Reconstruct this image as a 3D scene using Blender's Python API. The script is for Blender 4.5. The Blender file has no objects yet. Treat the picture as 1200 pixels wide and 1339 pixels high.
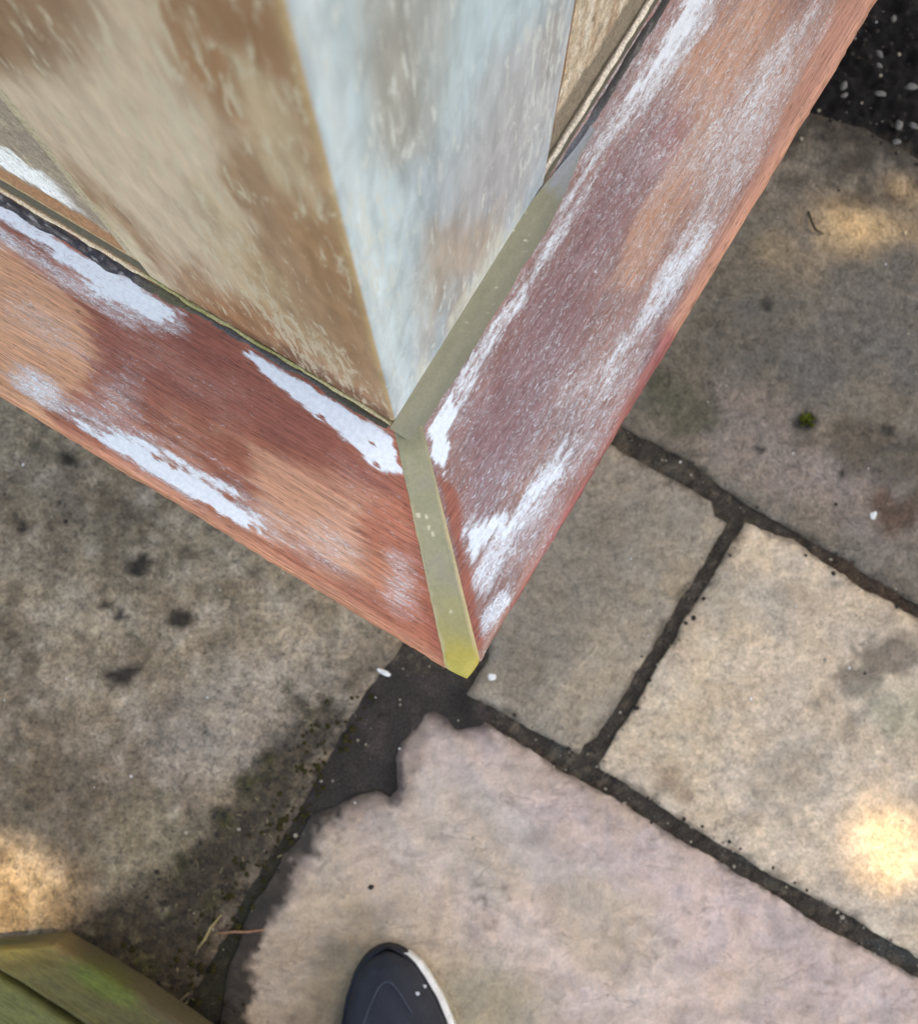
import bpy, math, random
import numpy as np
from mathutils import Vector, Matrix
from mathutils.geometry import delaunay_2d_cdt

random.seed(7); rng = np.random.default_rng(7)
scene = bpy.context.scene
COL = scene.collection

# ------------------------------------------------------------------ camera, sky, sun, exposure
F_PX, CAM_H = 1540.0, 1.155                       # focal length in pixels of a 1200 px wide frame; lens height
TILT = math.atan(200 / F_PX)
cam_d = bpy.data.cameras.new('camera'); cam = bpy.data.objects.new('camera', cam_d); COL.objects.link(cam)
cam.location = (0, 0, CAM_H); cam.rotation_euler = (TILT, 0, 0)
cam_d.sensor_fit = 'HORIZONTAL'; cam_d.sensor_width = 36; cam_d.lens = F_PX / 1200 * 36
cam_d.clip_start = 0.01; cam_d.clip_end = 500
cam_d.dof.use_dof = True; cam_d.dof.focus_distance = 0.555; cam_d.dof.aperture_fstop = 20
scene.camera = cam

SUN_EL, SUN_AZ = math.radians(47), math.radians(5)   # azimuth from +X, counter-clockwise
world = bpy.data.worlds.new('World'); scene.world = world; world.use_nodes = True
wn = world.node_tree
sky = wn.nodes.new('ShaderNodeTexSky'); sky.sky_type = 'NISHITA'; sky.sun_disc = False
sky.sun_elevation = SUN_EL; sky.sun_rotation = math.pi / 2 - SUN_AZ
sky.air_density = 1.0; sky.dust_density = 1.2; sky.ozone_density = 1.0
wn.nodes['Background'].inputs['Strength'].default_value = 0.15
wn.links.new(sky.outputs[0], wn.nodes['Background'].inputs[0])
sun_d = bpy.data.lights.new('sun', 'SUN'); sun_d.energy = 2.0; sun_d.angle = math.radians(0.6); sun_d.color = (1, .88, .62)
sun = bpy.data.objects.new('sun', sun_d); COL.objects.link(sun)
SUNV = np.array([math.cos(SUN_EL) * math.cos(SUN_AZ), math.cos(SUN_EL) * math.sin(SUN_AZ), math.sin(SUN_EL)])
sun.rotation_euler = Vector(SUNV).to_track_quat('Z', 'Y').to_euler()
sun.location = Vector(SUNV * 20)
vs = scene.view_settings
vs.view_transform = 'Standard'; vs.look = 'None'; vs.gamma = 1; vs.use_curve_mapping = False
vs.exposure = 2.0
vs.use_white_balance = True; vs.white_balance_temperature = 9000; vs.white_balance_tint = 13

# ------------------------------------------------------------------ numbers
CT, ST = math.cos(TILT), math.sin(TILT)
def un(x, y, z=0.0):                              # photo pixel -> point on the plane at height z
    dx, dy, dz = (x - 600) / F_PX, -(y - 669.5) / F_PX, -1.0
    wy, wz = CT * dy - ST * dz, ST * dy + CT * dz
    t = (z - CAM_H) / wz
    return np.array([dx * t, wy * t, z])
def PX(P):                                        # points -> photo pixel (used to author wear maps)
    d = P - np.array([0, 0, CAM_H])
    cy, cz = CT * d[:, 1] + ST * d[:, 2], -ST * d[:, 1] + CT * d[:, 2]
    k = np.where(cz < -.02, -cz, .02)
    return 600 + F_PX * d[:, 0] / k, 669.5 - F_PX * cy / k
def lin(c):
    c = np.asarray(c, float) / 255
    return np.where(c <= .04045, c / 12.92, ((c + .055) / 1.055) ** 2.4)
def hsh(ix, iy, s):
    n = (ix.astype(np.int64) * 374761393 + iy.astype(np.int64) * 668265263 + s * 974634541) & 0x7fffffff
    n = ((n ^ (n >> 13)) * 1274126177) & 0x7fffffff
    return ((n ^ (n >> 16)) & 0xffff) / 65535.0
def vn(x, y, s):
    ix, iy = np.floor(x), np.floor(y); fx, fy = x - ix, y - iy
    fx = fx * fx * (3 - 2 * fx); fy = fy * fy * (3 - 2 * fy)
    a, b = hsh(ix, iy, s), hsh(ix + 1, iy, s); c, d = hsh(ix, iy + 1, s), hsh(ix + 1, iy + 1, s)
    return (a + (b - a) * fx) * (1 - fy) + (c + (d - c) * fx) * fy
def nz(x, y, s=0, o=4):                           # fractal noise, about -1..1
    r, a, t = 0, 1, 0
    for k in range(o):
        r = r + a * (vn(x * 2 ** k + 17.3 * k, y * 2 ** k - 9.1 * k, s + k) * 2 - 1); t += a; a *= .55
    return r / t * 1.6
def sstep(a, b, x):
    t = np.clip((x - a) / (b - a), 0, 1); return t * t * (3 - 2 * t)
def sdist(x, y, poly):                            # signed distance to a polygon, positive inside
    p = np.asarray(poly, float); q = np.roll(p, -1, 0)
    d2 = np.full(np.shape(x), 1e18); ins = np.zeros(np.shape(x), bool)
    for (ax, ay), (bx, by) in zip(p, q):
        ex, ey = bx - ax, by - ay
        t = np.clip(((x - ax) * ex + (y - ay) * ey) / (ex * ex + ey * ey + 1e-18), 0, 1)
        d2 = np.minimum(d2, (x - ax - t * ex) ** 2 + (y - ay - t * ey) ** 2)
        c = ((ay > y) != (by > y)); xi = ax + (y - ay) * ex / (ey if ey else 1e-12)
        ins ^= c & (x < xi)
    return np.where(ins, 1, -1) * np.sqrt(d2)
def sp(x, y, poly, f=10, n=0):                    # soft polygon mask; n = ragged offset in px
    return sstep(-f, f, sdist(x, y, poly) + n)
def bl(x, y, cx, cy, rx, ry, ang=0, n=0, f=.5):   # soft ellipse
    a = math.radians(ang); c, s = math.cos(a), math.sin(a)
    u, v = (x - cx) * c + (y - cy) * s, -(x - cx) * s + (y - cy) * c
    return 1 - sstep(1 - f, 1 + f, np.hypot(u / rx, v / ry) + n)
def mx(base, c, m):
    return base * (1 - m[:, None]) + lin(c)[None, :] * m[:, None]

# ------------------------------------------------------------------ nodes
class NT:
    def __init__(s, name):
        s.m = bpy.data.materials.new(name); s.m.use_nodes = True
        s.t = s.m.node_tree; s.b = s.t.nodes['Principled BSDF']
    def new(s, k, **kw):
        n = s.t.nodes.new(k)
        for a, v in kw.items(): setattr(n, a, v)
        return n
    def lk(s, a, b): s.t.links.new(a, b)
    def put(s, v, sock):
        if hasattr(v, 'is_linked'): s.lk(v, sock)
        else: sock.default_value = v
    def attr(s, n, out='Fac'): return s.new('ShaderNodeAttribute', attribute_name=n).outputs[out]
    def scale(s, v, xyz):
        n = s.new('ShaderNodeVectorMath', operation='MULTIPLY'); s.lk(v, n.inputs[0]); n.inputs[1].default_value = xyz; return n.outputs[0]
    def vadd(s, a, b):
        n = s.new('ShaderNodeVectorMath', operation='ADD'); s.lk(a, n.inputs[0]); s.lk(b, n.inputs[1]); return n.outputs[0]
    def noise(s, v, sc=1, det=3, rough=.5, dist=0, out='Fac'):
        n = s.new('ShaderNodeTexNoise'); s.lk(v, n.inputs['Vector'])
        for k, x in (('Scale', sc), ('Detail', det), ('Roughness', rough), ('Distortion', dist)): n.inputs[k].default_value = x
        return n.outputs[out]
    def vor(s, v, sc=1, out='Distance'):
        n = s.new('ShaderNodeTexVoronoi'); s.lk(v, n.inputs['Vector']); n.inputs['Scale'].default_value = sc; return n.outputs[out]
    def M(s, op, a, b=0.0, c=None):
        n = s.new('ShaderNodeMath', operation=op); s.put(a, n.inputs[0]); s.put(b, n.inputs[1])
        if c is not None: s.put(c, n.inputs[2])
        return n.outputs[0]
    def rng(s, v, a, b, c=0., d=1.):
        n = s.new('ShaderNodeMapRange', interpolation_type='SMOOTHSTEP'); s.put(v, n.inputs[0])
        for k, x in zip((1, 2, 3, 4), (a, b, c, d)): s.put(x, n.inputs[k])
        return n.outputs[0]
    def mix(s, f, a, b, mode='MIX'):
        n = s.new('ShaderNodeMix', data_type='RGBA', blend_type=mode); s.put(f, n.inputs[0]); s.put(a, n.inputs[6]); s.put(b, n.inputs[7]); return n.outputs[2]
    def gray(s, v):
        n = s.new('ShaderNodeCombineColor'); [s.lk(v, n.inputs[i]) for i in range(3)]; return n.outputs[0]
    def bump(s, h, dist=.001, st=1.0):
        n = s.new('ShaderNodeBump'); n.inputs['Distance'].default_value = dist; n.inputs['Strength'].default_value = st
        s.lk(h, n.inputs['Height']); s.lk(n.outputs[0], s.b.inputs['Normal'])
    def fin(s, col=None, rough=None, spec=.4):
        if col is not None: s.put(col, s.b.inputs['Base Color'])
        if rough is not None: s.put(rough, s.b.inputs['Roughness'])
        s.b.inputs['Specular IOR Level'].default_value = spec
        return s.m
def c4(*c): return tuple(lin(c)) + (1,)

def mat_sill():
    n = NT('sanded_hardwood'); tc = n.attr('tc', 'Vector'); col = n.attr('col', 'Color'); paint = n.attr('paint')
    wob = n.scale(n.noise(tc, 190, 3, out='Color'), (.005, .0034, 0))
    v = n.vadd(tc, wob)
    v2 = n.vadd(tc, n.scale(n.noise(tc, 40, 2, out='Color'), (.004, .0022, 0)))
    grain = n.noise(n.scale(v2, (14, 760, 1)), 1, 6, .72)
    fine = n.noise(n.scale(v2, (60, 1500, 1)), 1, 2)
    fleck = n.M('ADD', n.M('MULTIPLY', n.noise(n.scale(v, (310, 1500, 1)), 1, 3, .55, 1.2), .74), n.M('MULTIPLY', n.noise(n.scale(v, (60, 330, 1)), 1, 4, .65, .4), .26))
    k = n.M('ADD', n.rng(grain, .28, .72, .70, 1.26), n.rng(fine, .3, .7, -.16, .16))
    wood = n.mix(1.0, col, n.gray(k), 'MULTIPLY')
    dark = n.rng(n.noise(n.scale(v2, (150, 2100, 1)), 1, 1), .60, .68, 0., .7)
    wood = n.mix(dark, wood, n.mix(.65, wood, (.012, .005, .003, 1)))
    thr = n.M('MULTIPLY_ADD', paint, -.44, .71)
    pm = n.rng(n.M('SUBTRACT', fleck, thr), -.07, .15)
    pm = n.M('MULTIPLY', pm, n.rng(paint, 0., .12))
    wht = n.mix(n.rng(n.noise(tc, 420, 3), .3, .7), (.72, .76, .79, 1), (.82, .86, .88, 1))
    thin = n.rng(paint, .1, .85, .55, 1.)
    n.bump(n.M('ADD', n.M('MULTIPLY', pm, .9), n.M('MULTIPLY', grain, .7)), .00025, .8)
    film = n.M('MULTIPLY', n.rng(paint, .1, .95, 0., .85), n.rng(n.noise(n.scale(v, (80, 420, 1)), 1, 6, .75), .32, .68, .2, 1.))
    wood = n.mix(film, wood, wht)
    return n.fin(n.mix(n.M('MULTIPLY', pm, thin), wood, wht), n.rng(grain, .2, .8, .5, .72), .35)

def mat_post():
    n = NT('weathered_softwood'); tc = n.attr('tc', 'Vector'); col = n.attr('col', 'Color'); paint = n.attr('paint')
    g1 = n.noise(n.scale(tc, (150, 14, 1)), 1, 3, .55, .4)
    g2 = n.noise(n.scale(tc, (110, 34, 1)), 1, 4, .6, .6)
    scr = n.noise(n.scale(tc, (260, 48, 1)), 1, 5, .68, .5)
    k = n.M('ADD', n.rng(g1, .25, .75, .92, 1.08), n.rng(g2, .3, .7, -.13, .13))
    w = n.mix(1., col, n.gray(k), 'MULTIPLY')
    thr = n.M('MULTIPLY_ADD', paint, -.5, .78)
    pm = n.rng(n.M('SUBTRACT', scr, thr), -.05, .10)
    pm = n.M('MULTIPLY', pm, n.rng(paint, 0., .15, 0., .8))
    n.bump(n.M('ADD', g1, n.M('MULTIPLY', pm, .6)), .0003, .6)
    return n.fin(n.mix(pm, w, n.attr('pcol', 'Color')), .62, .3)

def mat_col(name, rough=.6, sc=500, amt=.25, bump=.0003, stretch=(1, 1, 1), spec=.35):
    n = NT(name); tc = n.scale(n.attr('tc', 'Vector'), stretch); col = n.attr('col', 'Color')
    a = n.noise(tc, sc, 4, .6); b = n.noise(tc, sc * 4, 2)
    k = n.M('ADD', n.rng(a, .25, .75, 1 - amt, 1 + amt), n.rng(b, .3, .7, -amt * .5, amt * .5))
    n.bump(n.M('ADD', a, n.M('MULTIPLY', b, .4)), bump, .8)
    return n.fin(n.mix(1., col, n.gray(k), 'MULTIPLY'), rough, spec)

def mat_stone():
    n = NT('riven_sandstone'); tc = n.attr('tc', 'Vector'); col = n.attr('col', 'Color'); mott = n.attr('mott')
    a = n.noise(tc, 95, 6, .62, .5); b = n.noise(tc, 330, 4, .6); c = n.noise(tc, 1300, 2)
    s = n.M('ADD', n.M('ADD', n.M('MULTIPLY', n.M('SUBTRACT', a, .5), 2.2), n.M('MULTIPLY', n.M('SUBTRACT', b, .5), 2.4)), n.M('MULTIPLY', n.M('SUBTRACT', c, .5), 1.4))
    wv = n.vadd(tc, n.scale(n.noise(tc, 160, 3, out='Color'), (.006, .006, 0)))
    ce = n.new('ShaderNodeSeparateColor'); n.lk(n.vor(wv, 170, 'Color'), ce.inputs[0])
    ce2 = n.new('ShaderNodeSeparateColor'); n.lk(n.vor(wv, 430, 'Color'), ce2.inputs[0])
    s = n.M('ADD', s, n.M('ADD', n.M('MULTIPLY', n.M('SUBTRACT', ce.outputs[0], .5), .42), n.M('MULTIPLY', n.M('SUBTRACT', ce2.outputs[1], .5), .42)))
    k = n.M('MULTIPLY_ADD', s, mott, 1.0)
    w = n.mix(1., col, n.gray(n.M('MAXIMUM', k, .15)), 'MULTIPLY')
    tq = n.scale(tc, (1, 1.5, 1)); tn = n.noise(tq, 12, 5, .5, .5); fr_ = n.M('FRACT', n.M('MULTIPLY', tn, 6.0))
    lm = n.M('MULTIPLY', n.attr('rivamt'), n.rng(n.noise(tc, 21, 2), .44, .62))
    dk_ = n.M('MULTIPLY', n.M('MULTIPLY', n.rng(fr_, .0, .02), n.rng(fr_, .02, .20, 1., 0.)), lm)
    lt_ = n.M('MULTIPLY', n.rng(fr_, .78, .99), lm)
    w = n.mix(n.M('MULTIPLY', dk_, .26), w, n.mix(1., w, (.38, .34, .30, 1), 'MULTIPLY'))  # dirt tint along ledges, paired with a pale rim as painted relief shading
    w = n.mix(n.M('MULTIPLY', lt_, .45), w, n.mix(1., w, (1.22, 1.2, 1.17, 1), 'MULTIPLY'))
    w = n.mix(n.attr('rivamt'), w, n.mix(1., w, n.gray(n.rng(n.noise(n.scale(tc, (1, 1.8, 1)), 16, 5, .6, 1.4), .3, .7, .82, 1.14)), 'MULTIPLY'))
    hue = n.noise(tc, 24, 3)
    w = n.mix(n.rng(hue, .38, .62, 0., .5), w, n.mix(1., w, (1.08, .985, .87, 1), 'MULTIPLY'))
    w = n.mix(n.rng(n.noise(n.vadd(tc, n.scale(tc, (.1, .3, 0))), 42, 4), .5, .68, 0., .5), w, n.mix(1., w, (.82, .83, .80, 1), 'MULTIPLY'))
    pit = n.rng(n.vor(tc, 210), .05, .13, 1., 0.)
    pk = n.M('MULTIPLY', pit, n.rng(n.noise(tc, 40, 2), .52, .66, 0., .75))
    w = n.mix(pk, w, n.mix(.75, w, (.01, .009, .008, 1)))
    spk = n.rng(n.vor(n.vadd(tc, n.scale(tc, (.37, .21, 0))), 300), .05, .10, 1., 0.)
    sk = n.M('MULTIPLY', spk, n.rng(n.noise(tc, 55, 2), .56, .66, 0., .5))
    w = n.mix(sk, w, (.55, .52, .47, 1))
    n.bump(n.M('ADD', n.M('ADD', a, n.M('MULTIPLY', b, .45)), n.M('MULTIPLY_ADD', c, .12, n.M('MULTIPLY', n.M('MULTIPLY', fr_, lm), .8))), 0.004, .85)
    return n.fin(w, n.rng(b, .3, .7, .6, .85), .3)

def mat_rough(name, c1, c2, sc=300, rough=.9, bump=.003):
    n = NT(name); tc = n.new('ShaderNodeTexCoord').outputs['Object']
    a = n.noise(tc, sc, 5, .65); b = n.noise(tc, sc * .13, 3)
    f = n.M('ADD', n.M('MULTIPLY', a, .65), n.M('MULTIPLY', b, .35))
    n.bump(a, bump, .9)
    return n.fin(n.mix(n.rng(f, .35, .65), c4(*c1), c4(*c2)), rough, .3)

def mat_plain(name, c, rough=.6, spec=.4, sc=400, amt=.2, bump=.0004):
    n = NT(name); tc = n.new('ShaderNodeTexCoord').outputs['Object']
    a = n.noise(tc, sc, 3); n.bump(a, bump, .6)
    return n.fin(n.mix(1., c4(*c), n.gray(n.rng(a, .25, .75, 1 - amt, 1 + amt)), 'MULTIPLY'), rough, spec)

M_SILL, M_POST, M_STONE = mat_sill(), mat_post(), mat_stone()
M_RESIN = mat_col('epoxy_resin', .42, 600, .07, .00012, spec=.45)
M_SEAL = mat_col('old_mastic', .6, 700, .35, .0004)
M_FLAKY = mat_col('flaking_frame_wood', .7, 450, .3, .0007, (1, .5, 1))
M_MORTAR = mat_col('mortar_bed', .95, 500, .55, .002)
M_MOSSY = mat_col('mossy_timber', .8, 60, .3, .0006, (1, 9, 1))

# ------------------------------------------------------------------ mesh helpers
def props(o, label=None, cat=None, group=None, kind=None):
    for k, v in (('label', label), ('category', cat), ('group', group), ('kind', kind)):
        if v: o[k] = v
    return o
def mk(name, V, Fc, m, parent=None, smooth=True, loc=None, rotz=0, **at):
    me = bpy.data.meshes.new(name); V = np.asarray(V, float)
    me.from_pydata(V.tolist(), [], [tuple(int(i) for i in f) for f in Fc])
    for k, a in at.items():
        a = np.asarray(a, np.float32)
        if a.ndim == 1: me.attributes.new(k, 'FLOAT', 'POINT').data.foreach_set('value', a)
        elif k == 'tc': me.attributes.new(k, 'FLOAT_VECTOR', 'POINT').data.foreach_set('vector', a.ravel())
        else:
            c = np.concatenate([a, np.ones((len(a), 1), np.float32)], 1)
            me.attributes.new(k, 'FLOAT_COLOR', 'POINT').data.foreach_set('color', c.astype(np.float32).ravel())
    if smooth: me.polygons.foreach_set('use_smooth', [True] * len(me.polygons))
    me.materials.append(m); me.update()
    o = bpy.data.objects.new(name, me); COL.objects.link(o)
    if parent is not None: o.parent = parent
    if loc is not None: o.location = tuple(float(x) for x in loc)
    o.rotation_euler.z = rotz
    return o
def grid(nu, nv, flip=False):
    i = np.arange(nu * nv).reshape(nu, nv)
    q = np.stack([i[:-1, :-1], i[1:, :-1], i[1:, 1:], i[:-1, 1:]], -1).reshape(-1, 4)
    return q[:, ::-1] if flip else q
def box(x0, x1, y0, y1, z0, z1, b=0.0):
    V = [(x, y, z) for z in (z0, z1) for y in (y0, y1) for x in (x0, x1)]
    return V, [(0, 2, 3, 1), (4, 5, 7, 6), (0, 1, 5, 4), (2, 6, 7, 3), (0, 4, 6, 2), (1, 3, 7, 5)]
def tube(pts, r, seg=8):
    pts = np.asarray(pts, float); V, Fc = [], []
    r = np.broadcast_to(r, (len(pts),))
    for i, p in enumerate(pts):
        t = pts[min(i + 1, len(pts) - 1)] - pts[max(i - 1, 0)]; t = t / (np.linalg.norm(t) + 1e-12)
        u = np.cross(t, (0, 0, 1)); u = u / (np.linalg.norm(u) + 1e-9) if np.linalg.norm(u) > 1e-6 else np.array([1., 0, 0]); w = np.cross(u, t)
        for k in range(seg):
            a = 2 * math.pi * k / seg; V.append(p + r[i] * (math.cos(a) * u + math.sin(a) * w))
    for i in range(len(pts) - 1):
        for k in range(seg):
            k2 = (k + 1) % seg; Fc.append((i * seg + k, i * seg + k2, (i + 1) * seg + k2, (i + 1) * seg + k))
    Fc.append(tuple(range(seg))[::-1]); Fc.append(tuple((len(pts) - 1) * seg + k for k in range(seg)))
    return V, Fc
def empty(name, loc, rz=0.):
    o = bpy.data.objects.new(name, None); COL.objects.link(o); o.location = tuple(float(x) for x in loc); o.rotation_euler.z = rz
    o.empty_display_size = .1; return o

# ------------------------------------------------------------------ ground
AX = math.radians(148.8)                                  # the bay and the paving share this direction
AV = np.array([math.cos(AX), math.sin(AX), 0]); YV = np.array([-math.sin(AX), math.cos(AX), 0])
soil_m = mat_rough('garden_soil', (26, 22, 20), (58, 50, 43), 260, .95, .004)
gx = np.linspace(-1, 1, 41); gx = np.sign(gx) * (np.abs(gx) ** 3) * 200
X, Y = np.meshgrid(gx, gx, indexing='ij')
V = np.stack([X.ravel(), Y.ravel(), np.full(X.size, -.045)], 1)
soil = mk('ground', V, grid(41, 41), mat_rough('lawn_soil', (44, 46, 26), (74, 78, 44), 30, .95, .01)); props(soil, kind='structure')

def bedcol(V):
    px, py = PX(V); n1 = nz(V[:, 0] * 30, V[:, 1] * 30, 3); n2 = nz(V[:, 0] * 130, V[:, 1] * 130, 9)
    c = np.tile(lin((68, 60, 51)), (len(V), 1))
    c = mx(c, (112, 99, 81), sstep(.0, .8, n2) * .8); c = mx(c, (70, 72, 66), sstep(.1, .8, n1) * .7)
    c = mx(c, (56, 49, 45), sp(px, py, [(480, 850), (640, 900), (640, 960), (540, 1060), (400, 1120), (360, 1080)], 25, n1 * 12))
    pz = sp(px, py, [(480, 850), (640, 900), (640, 960), (540, 1060), (400, 1120), (330, 1200), (300, 1200)], 18, n1 * 12)
    c = mx(c, (84, 72, 66), pz * sstep(.0, .8, nz(V[:, 0] * 50, V[:, 1] * 50, 93)) * .55); c = mx(c, (34, 29, 25), pz * sstep(.1, .8, nz(V[:, 0] * 35, V[:, 1] * 35, 95)) * .7)
    c = mx(c, (42, 40, 24), bl(px, py, 300, 1230, 90, 130, 20, n1 * .3) * .8)
    c = mx(c, (80, 58, 42), bl(px, py, 1130, 770, 60, 30, 30, n1 * .4) * .6)
    c = mx(c, (24, 20, 18), sp(px, py, [(1000, -200), (1500, -200), (1500, 330), (1150, 180), (1000, 150)], 20))
    return c
gx = np.arange(-.72, .721, .004); X, Y = np.meshgrid(gx, gx, indexing='ij'); X, Y = X.ravel(), Y.ravel()
px_, py_ = PX(np.stack([X, Y, X * 0], 1))
soilzone = sp(px_, py_, [(960, -300), (1700, -300), (1700, 470), (1200, 200), (1130, 165), (1050, 150)], 18)
Z = -.0052 + .0030 * nz(X * 60, Y * 60, 5) + .0014 * nz(X * 190, Y * 190, 6, 2) + soilzone * (.006 * nz(X * 40, Y * 40, 8) + .004 * nz(X * 150, Y * 150, 2) - .002)
brk = sp(px_, py_, [(480, 850), (640, 900), (640, 960), (540, 1060), (400, 1150), (330, 1300), (250, 1330), (330, 1100)], 12)
Z = Z * (1 - brk) + brk * (-.0022 + .0006 * nz(X * 60, Y * 60, 15))
V = np.stack([X, Y, Z], 1)
bed = mk('patio', V, grid(len(gx), len(gx)), M_MORTAR, tc=V, col=bedcol(V)); props(bed, kind='structure')

SLABS = []
def slab(poly_px, base, paint_fn, mott=.5, step=.006, riv=.0022, seed=0, label=None, world=None, tilt=0, thick=.034, edge=.009, wob=1., ledges=.4):
    P = np.array([un(x, y)[:2] for x, y in poly_px]) if world is None else np.asarray(world, float)
    area = .5 * np.sum(P[:, 0] * np.roll(P[:, 1], -1) - np.roll(P[:, 0], -1) * P[:, 1])
    if area < 0: P = P[::-1]
    loop = []
    for p, q in zip(P, np.roll(P, -1, 0)):                # subdivide and roughen the edges
        L = np.linalg.norm(q - p); k = max(1, int(L / step))
        for i in range(k): loop.append(p + (q - p) * i / k)
    loop = np.array(loop); nrm = np.roll(loop, -1, 0) - np.roll(loop, 1, 0); nrm = np.stack([nrm[:, 1], -nrm[:, 0]], 1)
    nrm /= np.linalg.norm(nrm, axis=1)[:, None] + 1e-9
    loop = loop + nrm * (.0012 + wob * (.0016 * nz(loop[:, 0] * 45, loop[:, 1] * 45, seed + 2) + .0009 * nz(loop[:, 0] * 220, loop[:, 1] * 220, seed + 4)))[:, None]
    lo, hi = loop.min(0), loop.max(0)
    gx, gy = np.meshgrid(np.arange(lo[0], hi[0], step), np.arange(lo[1], hi[1], step), indexing='ij')
    g = np.stack([gx.ravel(), gy.ravel()], 1) + rng.uniform(-.25, .25, (gx.size, 2)) * step
    d = sdist(g[:, 0], g[:, 1], loop)
    ring = []
    for off in (.0018, .0045):
        r = loop - nrm * off; ring.append(r[sdist(r[:, 0], r[:, 1], loop) > off * .8])
    pts = np.concatenate([loop] + ring + [g[d > .0075]])
    nl = len(loop)
    vv, _, ff, *_r = delaunay_2d_cdt([Vector(p) for p in pts], [(i, (i + 1) % nl) for i in range(nl)], [], 1, 1e-7)
    vv = np.array([tuple(v) for v in vv]); d = np.maximum(sdist(vv[:, 0], vv[:, 1], loop), 0)
    x, y = vv[:, 0], vv[:, 1]
    a = nz(x * 9 + seed, y * 9, seed + 11) ; b = nz(x * 26, y * 26 + seed, seed + 21)
    terr = a * 1.0 + .35 * b; fl = np.floor(terr * 3.2) / 3.2; fr = sstep(.72, 1., (terr - fl) * 3.2) / 3.2
    ledge = sstep(.74, .80, (terr - fl) * 3.2) * (1 - sstep(.80, .86, (terr - fl) * 3.2)) * sstep(-.1, .5, nz(x * 17, y * 17, seed + 71))
    z = riv * (.65 * (fl + fr) + .35 * terr) + .0004 * nz(x * 140, y * 140, seed + 31) - edge * .34 * (1 - sstep(0, .010, d)) ** 1.4
    z = z - riv * .25 + .0012
    z = z - min(0, np.percentile(z[d > .008], 3) + .0006)
    z = np.where(d > .004, np.maximum(z, -.0008), z)
    # outer ring down
    bi = np.argmin((vv[None, :, 0] - loop[:, 0, None]) ** 2 + (vv[None, :, 1] - loop[:, 1, None]) ** 2, 1)
    V = np.column_stack([vv, z]); n0 = len(V)
    skirt = V[bi].copy(); skirt[:, 2] = -thick
    V = np.concatenate([V, skirt])
    Fc = [tuple(f) for f in ff] + [(bi[i], n0 + i, n0 + (i + 1) % nl, bi[(i + 1) % nl]) for i in range(nl)]
    px, py = PX(V * [1, 1, 0]); dd = np.concatenate([d, np.zeros(nl)])
    n1 = nz(V[:, 0] * 14, V[:, 1] * 14, seed + 41); n2 = nz(V[:, 0] * 55, V[:, 1] * 55, seed + 51); n3 = nz(V[:, 0] * 180, V[:, 1] * 180, seed + 61, 3)
    c = np.tile(lin(base), (len(V), 1)) * (1 + .13 * n1 + .10 * n2)[:, None]
    mo = np.full(len(V), float(mott))
    if paint_fn: c, mo = paint_fn(c, mo, px, py, n1, n2, n3, dd, V)
    c = mx(c, (96, 84, 74), np.concatenate([ledge, np.zeros(nl)]) * min(.62, riv * 150))
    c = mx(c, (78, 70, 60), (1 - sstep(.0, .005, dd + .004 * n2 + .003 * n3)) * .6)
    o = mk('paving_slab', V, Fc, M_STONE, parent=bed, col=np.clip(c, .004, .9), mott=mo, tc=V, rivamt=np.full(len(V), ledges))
    if label: o['label'] = label
    SLABS.append((P, o)); return o

def w_left(c, m, px, py, n1, n2, n3, d, V):
    c = mx(c, (112, 97, 80), sstep(-.1, .7, nz(V[:, 0] * 6, V[:, 1] * 6, 777)) * .7)
    c = mx(c, (104, 92, 78), sp(px, py, [(-50, 520), (250, 680), (200, 760), (80, 720), (-50, 720)], 50, n1 * 40) * .5)
    c = mx(c, (186, 170, 150), sstep(.0, 1.0, n2 + .5 * n3) * .55)
    c = mx(c, (88, 76, 62), sstep(.1, .9, -n2 + .6 * n3) * .6)
    c = mx(c, (172, 162, 152), bl(px, py, 330, 930, 150, 70, -20, n1 * .3) * .35)
    c = mx(c, (150, 140, 110), bl(px, py, 200, 1110, 70, 60, 0, n1 * .4) * .4)
    c = mx(c, (92, 80, 62), bl(px, py, 60, 1050, 90, 60, 10, n1 * .4) * .5)
    c = mx(c, (64, 54, 44), sp(px, py, [(530, 840), (490, 900), (440, 980), (400, 960), (470, 850)], 30, n1 * 20 + n2 * 24) * .7)
    mossy = sp(px, py, [(420, 905), (470, 920), (440, 990), (370, 1110), (310, 1220), (270, 1330), (60, 1300), (90, 1200), (220, 1150), (290, 1060), (345, 950)], 30, n1 * 25 + n2 * 30)
    c = mx(c, (50, 42, 29), mossy * .92)
    c = mx(c, (58, 56, 24), mossy * sstep(.2, .8, n2) * .7)
    c = mx(c, (30, 26, 20), mossy * sstep(.3, .9, n3 - .2 * n2) * .7)
    c = mx(c, (120, 112, 88), mossy * sstep(.5, 1.0, -n3 + .3 * n2) * .6)
    for x, y, rx, ry, a in ((236, 810, 21, 12, 5), (182, 738, 14, 18, 60), (165, 883, 22, 11, -35), (136, 792, 8, 7, 0), (142, 882, 10, 6, 0), (160, 806, 9, 6, 0), (90, 600, 14, 8, 40), (30, 690, 10, 8, 0)):
        c = mx(c, (34, 27, 22), bl(px, py, x, y, rx, ry, a, n3 * .25, .35) * .93)
    m = m + mossy * .35
    return c, m
def w_small(c, m, px, py, n1, n2, n3, d, V):
    c = mx(c, (166, 150, 128), sp(px, py, [(700, 900), (900, 700), (940, 690), (770, 980)], 40, n1 * 20) * .6)
    c = mx(c, (120, 110, 96), bl(px, py, 740, 760, 80, 120, 30, n1 * .3) * .5)
    c = mx(c, (168, 140, 104), bl(px, py, 880, 760, 18, 30, 20, n2 * .5) * .25)
    return c, m
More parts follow.
